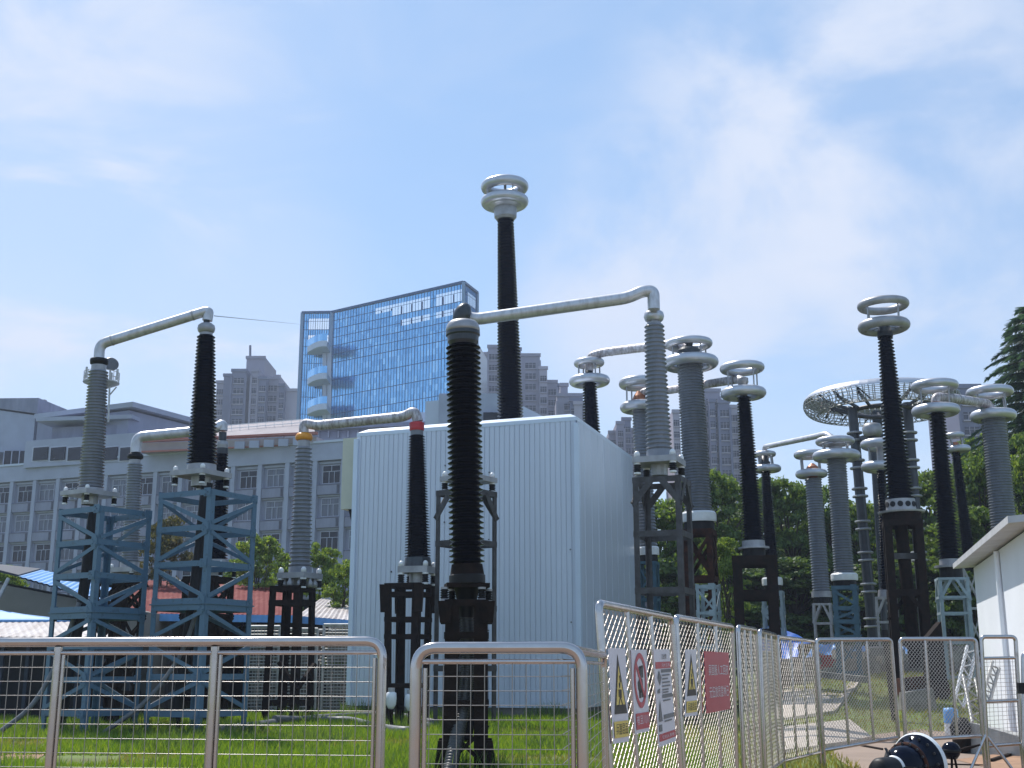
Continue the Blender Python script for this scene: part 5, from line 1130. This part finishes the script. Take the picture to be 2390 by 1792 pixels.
a, b, c, d = PLN['8']; MB().tube([a.lerp(d, .6), b.lerp(c, .6)], .024, 10).build('cross_rail', 'inox', g8)
for dx in (-.33, .33): MB().tube([Vector((d.x, d.y, .55)), Vector((d.x + dx, d.y - .1, .02))], .022, 10).build('splayed_foot', 'inox', g8)
t9 = tall_panel('9', 'mesh barrier with black latch cut off by the right frame edge', (2388, 1524, 17.6), (2520, 1524, 17.6), (2520, 1745, 17.6), (2390, 1745, 17.6), nbar=1, tr_=.03, grid=.06, mw=.003)
q = P(2384, 1606, 17.5); MB().box(tuple(q), (.1, .07, .15)).build('latch', 'rubber', t9)
# ---------------------------------------------------------------- sign boards
def plane_pt(u, v, key, off):
    a, b, c, d = PLN[key]; n = (b - a).cross(d - a).normalized(); n = n if n.dot(Vector((0, 0, EYE)) - a) > 0 else -n; o = Vector((0, 0, EYE)); r = ray(u, v)
    return o + r*(((a + n*off) - o).dot(n)/r.dot(n)), n
def sign(label, key, q, base, decals, texts, cat='warning sign', name='sign_board'):
    W_ = []; n = None
    for u, v in q: p, n = plane_pt(u, v, key, .052); W_.append(p)
    a, b, c, d = W_; root = thing(name, label, cat, tuple((c + d)/2))
    def pt(s, t, o=0): return a.lerp(b, s).lerp(d.lerp(c, s), t) + n*o
    MB().hexa([x - n*.006 for x in (d, c, b, a)], [d, c, b, a]).build('board', base, root)
    k = 0
    for nm, m, polys in decals:
        mb = MB(); k += 1
        if nm in ('red_band', 'grey_band', 'fine_print'):
            for poly in polys: mb = MB(); mb.add([pt(s, t, .0012*k + .001) for s, t in poly], [tuple(range(len(poly)))]); mb.build(nm, m, root)
            continue
        for poly in polys: 
            N = len(poly); mb.add([pt(s, t, .0012*k + .001) for s, t in poly], [tuple(range(N))])
        mb.build(nm, m, root)
    for txt, m, (s0, t0, s1, t1) in texts:
        cu = bpy.data.curves.new('t', 'FONT'); cu.body = txt; cu.size = 1; ob = bpy.data.objects.new('t', cu); COL.objects.link(ob)
        dg = bpy.context.evaluated_depsgraph_get(); me = bpy.data.meshes.new_from_object(ob.evaluated_get(dg)); bpy.data.objects.remove(ob)
        if len(me.vertices) == 0: continue
        xs_ = [v.co.x for v in me.vertices]; ys_ = [v.co.y for v in me.vertices]; x0, x1, y0, y1 = min(xs_), max(xs_), min(ys_), max(ys_); mb = MB()
        mb.add([pt(s0 + (v.co.x - x0)/(x1 - x0)*(s1 - s0), t1 - (v.co.y - y0)/(y1 - y0)*(t1 - t0), .0012*(k+1) + .001) for v in me.vertices], [tuple(p.vertices) for p in me.polygons]); mb.build('lettering', m, root)
    return root
rect = lambda s0, t0, s1, t1: [(s0, t0), (s1, t0), (s1, t1), (s0, t1)]
def ell(cx_, cy_, rx, ry, n=36, r0=0): return [(cx_ + rx*math.cos(2*math.pi*i/n), cy_ + ry*math.sin(2*math.pi*i/n)) for i in range(n)]
def ringq(cx_, cy_, rx, ry, k, n=40):
    o, i_ = ell(cx_, cy_, rx, ry, n), ell(cx_, cy_, rx*k[0], ry*k[1], n); return [[o[j], o[(j+1) % n], i_[(j+1) % n], i_[j]] for j in range(n)]
def stroke(a, b, ws, wt): return [(a[0]-ws, a[1]-wt), (a[0]+ws, a[1]-wt), (b[0]+ws, b[1]+wt), (b[0]-ws, b[1]+wt)]
figure = [ell(.5, .40, .045, .03, 14), stroke((.52, .30), (.56, .36), .03, .004), stroke((.56, .35), (.50, .40), .025, .004), stroke((.42, .45), (.6, .45), .02, .008), stroke((.43, .45), (.43, .52), .02, .004), stroke((.59, .45), (.58, .53), .02, .004), stroke((.51, .45), (.51, .53), .045, .006), stroke((.5, .53), (.40, .61), .028, .005), stroke((.52, .53), (.64, .61), .028, .005)]
wd = lambda y: [('triangle', 'signk', [[(.47, .06), (.93, .70), (.12, .70)]]), ('inner_triangle', 'signy', [[(.48, .185), (.80, .605), (.25, .605)]]), ('pictogram', 'signk', figure), ('text_panel', 'signy', [rect(.04, .775, .93, .945)])]
sign('white warning board with yellow triangle, first beside the corner post', '1', [(1421, 1512), (1459.5, 1513), (1469, 1730), (1433, 1736)], 'signw', wd(0), [('兵器昆品', 'signk', (.14, .80, .88, .915))])
sign('white prohibition board with red ring and red text band', '1', [(1474.4, 1516), (1509, 1516), (1516, 1706), (1484, 1713)], 'signw',
     [('pictogram', 'signk', [ell(.50, .22, .05, .022, 14), stroke((.46, .21), (.46, .36), .07, .005), stroke((.62, .2), (.62, .34), .06, .005), [(.28, .40), (.44, .34), (.62, .36), (.66, .52), (.40, .53), (.30, .48)], stroke((.42, .50), (.42, .585), .07, .004), stroke((.58, .50), (.58, .58), .06, .004)]),
      ('prohibition_ring', 'signr', ringq(.47, .375, .43, .335, (.74, .80)) + [stroke((.20, .17), (.74, .58), .06, .012)]), ('text_panel', 'signr', [rect(.04, .765, .99, .955)])], [('有且川川', 'signw', (.08, .79, .95, .90))], 'prohibition sign')
lines = lambda t0, n, s0, s1: [rect(s0, t0 + i*.038, s1 - (.12 if i % 3 == 1 else 0), t0 + i*.038 + .016) for i in range(n)]
sign('white notice board with red and grey bands, third beside the barrier upright', '1', [(1526.6, 1515), (1562.6, 1515), (1578, 1729), (1539, 1744)], 'signw',
     [('red_band', 'signr', [rect(.02, .135, .985, .205), rect(.02, .875, .985, .95)]), ('grey_band', 'signg', [rect(.34, .215, .98, .25), rect(.34, .478, .98, .518), rect(.34, .69, .98, .735)]),
      ('pictogram', 'signg', [[(.20, .22), (.32, .30), (.22, .38), (.10, .30)], [(.06, .43), (.2, .41), (.2, .46), (.06, .46)], [(.16, .52), (.26, .75), (.04, .75)], rect(.03, .78, .2, .85)]), ('fine_print', 'signg', lines(.27, 5, .36, .84) + lines(.45, 1, .36, .7) + lines(.535, 1, .36, .8) + lines(.75, 1, .36, .8))], [('注意', 'signk', (.40, .05, .72, .105)), ('只叶工巩', 'signw', (.36, .155, .86, .188)), ('它别从意地', 'signw', (.16, .895, .86, .93))], 'notice board')
sign('smaller white warning board with yellow triangle beside the red board', '2', [(1600.6, 1516), (1625, 1515), (1628, 1669), (1600, 1673)], 'signw', wd(0), [('兵器昆品', 'signk', (.14, .80, .88, .915))])
sign('plain red board with two lines of white characters', '2', [(1644, 1519.6), (1701, 1523), (1705, 1654.5), (1650, 1665)], 'signr', [('edge', 'signr', [rect(.03, .02, .06, .03)])], [('吴固服人工回孩', 'signw', (.12, .215, .93, .395)), ('元伍旅员宣林己', 'signw', (.12, .575, .93, .765))], 'notice board')
# ---------------------------------------------------------------- right yard
for pts, lab in ((((1808, 1648), (1990, 1655), (2012, 1672), (1950, 1690), (1812, 1692)), 'upper pale concrete slab behind the slanting mesh barrier'), (((1815, 1706), (1985, 1700), (2035, 1728), (1985, 1738), (1822, 1762)), 'lower pale concrete slab at the foot of the slanting mesh barrier')):
    g_ = [ground_px(u, v) for u, v in pts]; cx_ = sum(p[0] for p in g_)/5; cy_ = sum(p[1] for p in g_)/5; zz = gz(cx_, cy_)
    mb = MB(); n5 = [(p[0], p[1], gz(p[0], p[1]) - .08) for p in g_]; mb.add(n5 + [(x, y, z + .16) for x, y, z in n5], [(4, 3, 2, 1, 0), (5, 6, 7, 8, 9)] + [(i, (i+1) % 5, 5 + (i+1) % 5, 5 + i) for i in range(5)]); tag(mb.build('concrete_slab', 'concrete'), lab, 'slab')
def tent(label, q, m, cat='tarpaulin'):
    mb = MB(); V = []; n = 8; A4 = [P(*x) for x in q]; rr = random.Random(int(q[0][0]))
    for j in range(n + 1):
        for i in range(n + 1):
            s, t = i/n, j/n; p = A4[0].lerp(A4[1], s).lerp(A4[3].lerp(A4[2], s), t); V.append(p + Vector((0, rr.uniform(-.12, .12), -.35*math.sin(math.pi*s)*math.sin(math.pi*t) + rr.uniform(-.04, .04))))
    F_ = [(j*(n+1)+i, j*(n+1)+i+1, (j+1)*(n+1)+i+1, (j+1)*(n+1)+i) for j in range(n) for i in range(n)]
    N_ = len(V); mb.add(V + [p + Vector((0, .03, -.03)) for p in V], F_ + [tuple(x + N_ for x in f[::-1]) for f in F_], True); return tag(mb.build('tarpaulin', m), label, cat)
tent('dark blue tarpaulin peak showing above the bend of the mesh barriers', [(1768, 1470, 50), (1800, 1460, 51), (1900, 1497, 50), (1780, 1520, 48)], 'tarp')
tent('blue tarpaulin hanging low behind the slanting mesh barrier', [(1795, 1500, 47), (1862, 1500, 47), (1862, 1552, 45), (1800, 1545, 45)], 'tarp')
tent('light blue tarpaulin sheet left of the red box', [(1900, 1506, 46), (1950, 1503, 46), (1950, 1528, 45), (1880, 1534, 45)], 'tarpl')
tent('light blue tarpaulin sheet right of the red box', [(1983, 1508, 46), (2026, 1508, 46), (2030, 1528, 45), (1990, 1530, 45)], 'tarpl')
tent('pale grey cover sheet near the barrier gap', [(2028, 1508, 45), (2080, 1510, 45), (2080, 1530, 44), (2028, 1528, 44)], 'roofpale', 'cover sheet')
tent('pale blue tarpaulin corner behind the barrier facing the camera', [(2104, 1508, 45), (2110, 1508, 45), (2130, 1530, 44), (2104, 1530, 44)], 'tarpl')
q = P(1935, 1542, 43.5); bx = thing('storage_box', 'red storage box between the light blue tarpaulins', 'box', (q.x, q.y, q.z - .4))
MB().hexa([(q.x + a*.34, q.y + b*.26, q.z - .4) for a, b in ((-1,-1),(1,-1),(1,1),(-1,1))], [(q.x + a*.42, q.y + b*.34, q.z + .12) for a, b in ((-1,-1),(1,-1),(1,1),(-1,1))]).build('body', 'red', bx); MB().box((q.x, q.y, q.z + .16), (.92, .74, .07)).build('lid', 'red', bx)
# low rubble wall and junk piles
w_ = thing('rubble_bank', 'low grey rubble bank along the back of the yard', 'rubble', (12, 45, gz(12, 45))); mb = MB(); rr = random.Random(9)
for i in range(150):
    u = rr.uniform(1780, 2240); D = rr.uniform(42, 47); x = P(u, 1560, D).x; s_ = rr.uniform(.15, .5)
    mb.box((x, D, gz(x, D) + rr.uniform(0, .7)), (s_*1.6, s_, s_), rr.uniform(0, 3))
mb.build('stones', 'stone', w_, kind='stuff')
bmm = MB(); a, b = P(1812, 1562, 42), P(2020, 1586, 37); bmm.bar(a, b, .2, .18); tag(bmm.build('timber_beam', 'stone'), 'long grey beam lying slanted on the grass bank', 'beam')
for (u, v, D, sx, sy, sz, m, lab, nm) in ((2140, 1640, 33, .9, .5, .5, 'stone', 'broken grey concrete block by the black post', 'concrete_block'), (2150, 1600, 36, 1.5, .7, .5, 'rustred', 'dark red machine casing behind the mesh barrier', 'machine_casing'), (2185, 1600, 35, .5, .5, 1.9, 'rust', 'dark rusty upright casing among the junk', 'machine_casing'), (2120, 1585, 37, .9, .6, .3, 'concrete', 'pale concrete offcut on the bank', 'concrete_block')):
    q = P(u, v, D); z0 = gz(q.x, q.y); t_ = thing(nm, lab, nm.split('_')[-1], (q.x, q.y, z0)); mb = MB()
    mb.hexa([(q.x + a*sx/2, q.y + b*sy/2, z0 - .02) for a, b in ((-1,-1),(1,-1),(1,1),(-1,1))], [(q.x + a*sx*.43, q.y + b*sy*.42, z0 + sz*(1 + .12*a)) for a, b in ((-1,-1),(1,-1),(1,1),(-1,1))]); mb.build('body', m, t_)
    mb = MB(); mb.box((q.x, q.y - sy*.52, z0 + sz*.4), (sx*.6, .05, sz*.3)); mb.build('side_rib', m, t_)
# blue and white barrel
q = P(2218, 1655, 27); z0 = gz(q.x, q.y); br_ = thing('barrel', 'blue and white ribbed barrel on the grass behind the mesh barrier', 'barrel', (q.x, q.y, z0)); r_ = .15
MB().lathe([(0, 0), (r_, 0), (r_*1.04, .12), (r_, .24), (r_, .3)], Matrix.Translation((q.x, q.y, z0)), 20).build('lower_half', 'white', br_)
MB().lathe([(r_, .3), (r_*1.05, .34), (r_, .38), (r_*1.05, .44), (r_, .48), (r_*1.05, .54), (r_*.9, .62), (0, .63)], Matrix.Translation((q.x, q.y, z0)), 20).build('upper_half', 'tarpl', br_)
# aluminium truss pieces leaning
def truss(label, a, b, w_, m='steel'):
    a, b = P(*a), P(*b); root = thing('truss_piece', label, 'truss', tuple(a)); d = (b - a).normalized(); sd = d.cross(Vector((0, 1, 0))).normalized()*w_; mb = MB()
    for s in (-1, 1): mb.tube([a + sd*s, b + sd*s], .035, 8)
    mb.build('chord', m, root); mb = MB(); n = int((b - a).length/.16)
    for i in range(n): mb.tube([a.lerp(b, i/n) + sd*(1 if i % 2 else -1), a.lerp(b, (i+1)/n) + sd*(-1 if i % 2 else 1)], .016, 6)
    mb.build('lacing', m, root)
truss('pale ladder truss leaning upright near the white shed corner', (2238, 1645, 25), (2268, 1512, 25.6), .10, 'white')
truss('grey ladder truss leaning against the white shed wall', (2302, 1628, 23.5), (2324, 1552, 24.6), .09, 'steel')
truss('short grey truss lying slanted under the leaning ladder', (2262, 1580, 24.5), (2284, 1690, 23.6), .12, 'steel')
q = P(2352, 1690, 21.5); t_ = thing('scrap_trough', 'grey scrap trough with dark end at the foot of the white shed', 'trough', (q.x, q.y, 0)); zz = gz(q.x, q.y)
MB().hexa([(q.x - .35, q.y + .9, zz), (q.x + .5, q.y - .5, zz), (q.x + .9, q.y - .2, zz), (q.x, q.y + 1.2, zz)], [(q.x - .35, q.y + .9, zz + .55), (q.x + .5, q.y - .5, zz + .22), (q.x + .95, q.y - .2, zz + .22), (q.x, q.y + 1.2, zz + .5)]).build('body', 'steel', t_)
MB().lathe([(0, 0), (.14, 0), (.2, .45), (.12, .62), (0, .62)], Matrix.Translation((q.x - .45, q.y + 1.0, zz)), 14).build('dark_end', 'rubber', t_)
q = P(2088, 1665, 31)
tag(MB().tube([(q.x, 31, gz(q.x, 31) - .02), (q.x - .1, 31, P(2078, 1470, 31).z)], .085, 10).build('black_post', 'rubber'), 'plain black post standing in the gap between two mesh barriers', 'post')
# ---------------------------------------------------------------- black bell object in the right foreground
Dk = 16.2; sK = S(1740, Dk); c0 = P(2142, 1784, Dk); c1 = P(2036, 1803, Dk - .65)
ax, _ = axisM(c0, c1); bell = thing('bell_insulator', 'big black bell shaped insulator with white ring lying on the path', 'bell insulator', (c0.x, c0.y, 0))
def K(l): return [(r_*sK, z_*sK) for r_, z_ in l]
MB().lathe(K([(0, -26), (40, -26), (62, -22), (68, -14)]), ax, 40).build('back_plate', 'rubber', bell)
MB().lathe(K([(68, -14), (71, -10), (71, -4), (68, 0)]), ax, 40).build('white_ring', 'white', bell)
MB().lathe(K([(68, 0), (66, 4), (60, 12), (54, 18), (53, 34), (52, 38)]), ax, 40).build('bell_body', 'black', bell)
MB().lathe(K([(52, 38), (54, 40), (54, 45), (49, 47)]), ax, 40).build('rust_band', 'rustred', bell)
MB().lathe(K([(48, 47), (47, 62), (43, 76), (34, 88), (27, 94)]), ax, 40).build('bell_shoulder', 'black', bell)
MB().lathe(K([(27, 92), (29, 96), (29, 100), (26, 102)]), ax, 32).build('neck_ring', 'white', bell)
MB().lathe(K([(26, 101), (28, 112), (29, 150), (23, 164), (0, 167)]), ax, 32).build('neck', 'rubber', bell)
bt = MB()
for i in range(16):
    a = i*math.pi/8; p = ax @ Vector((61*sK*math.cos(a), 61*sK*math.sin(a), 12*sK)); Mx, _ = axisM(p, p + (c1 - c0)); bt.lathe([(0, 0), (.018, 0), (.018, .02), (0, .02)], Mx, 8, False)
    p = ax @ Vector((51*sK*math.cos(a), 51*sK*math.sin(a), 46*sK)); Mx, _ = axisM(p, p + (c1 - c0)); bt.lathe([(0, 0), (.016, 0), (.016, .02), (0, .02)], Mx, 8, False)
bt.build('bolt', 'frame', bell, kind='stuff')
for a0 in (1.2, 3.3, 5.4):
    mb = MB(); p = [ax @ Vector((r_*sK*math.cos(a0 + da), r_*sK*math.sin(a0 + da), z_*sK)) for r_, da, z_ in ((30, -.22, 96), (30, .22, 96), (46, .1, 74), (50, 0, 84))]
    mb.hexa([p[0], p[1], p[2], p[3]], [x + (c1 - c0).normalized()*.05 for x in p]); mb.build('clamp_lug', 'rubber', bell)
ub = thing('bell_support', 'thin rusty trestle holding up the black bell insulator', 'trestle', (c0.x, c0.y, 0)); 
for dx, dy in ((-.5, .25), (.5, .3), (-.35, -.6), (.3, -.7)): MB().tube([(c0.x + dx*.25 - .1, c0.y + dy*.25 - .1, max(.25, c0.z - 66*sK)), (c0.x + dx, c0.y + dy, .02)], .025, 8).build('leg', 'rust', ub)
q = P(2220, 1752, 16.8); bl = thing('small_bulb', 'small black ball with rusty rods standing beside the bell insulator', 'ball insulator', (q.x, q.y, 0))
MB().lathe([(0, -.115), (.07, -.105), (.11, -.05), (.122, .0), (.115, .05), (.08, .095), (.03, .115), (0, .116)], Matrix.Translation(q), 24).build('ball', 'black', bl)
MB().lathe([(.121, -.02), (.128, -.01), (.128, .01), (.121, .02)], Matrix.Translation(q), 24).build('band', 'rubber', bl)
MB().tube([q + Vector((.1, 0, -.01)), P(2254, 1747, 16.8), P(2288, 1738, 16.8)], .02, 8, radii=[.026, .024, .012]).build('rod', 'rust', bl)
for u in (2214, 2232): MB().tube([q + Vector((.0 if u < 2220 else .04, 0, -.1)), Vector((P(u + 6, 1800, 16.6).x, 16.6, .02))], .016, 8).build('leg', 'rust', bl)
tag(MB().tube([gp(2005, 1742, .03), gp(2060, 1752, .03)], .02, 6).build('loose_rod', 'rust'), 'thin rusty rod lying on the path left of the bell insulator', 'rod')
tag(MB().tube([gp(2205, 1786, .02), gp(2300, 1789, .02)], .014, 6).build('loose_rod', 'rust'), 'thin rusty rod lying on the path in front of the gate foot', 'rod')
tag(MB().bar(gp(2312, 1780, .03), gp(2362, 1764, .03), .07, .05).build('loose_batten', 'rust'), 'short weathered batten lying on bare earth at the right', 'batten')
# ---------------------------------------------------------------- air
hz = MB(); hz.box((0, 575, 42), (1900, 1400, 86)); ho = hz.build('haze', 'dark'); ho['kind'] = 'stuff'; ho.data.materials.clear()
hm = bpy.data.materials.new('haze'); hm.use_nodes = True; hn = hm.node_tree; hn.nodes.remove(hn.nodes['Principled BSDF'])
pv = hn.nodes.new('ShaderNodeVolumePrincipled'); pv.inputs['Color'].default_value = (.72, .82, 1, 1); pv.inputs['Density'].default_value = .00045; pv.inputs['Anisotropy'].default_value = .2
hn.links.new(pv.outputs[0], hn.nodes['Material Output'].inputs['Volume']); ho.data.materials.append(hm)
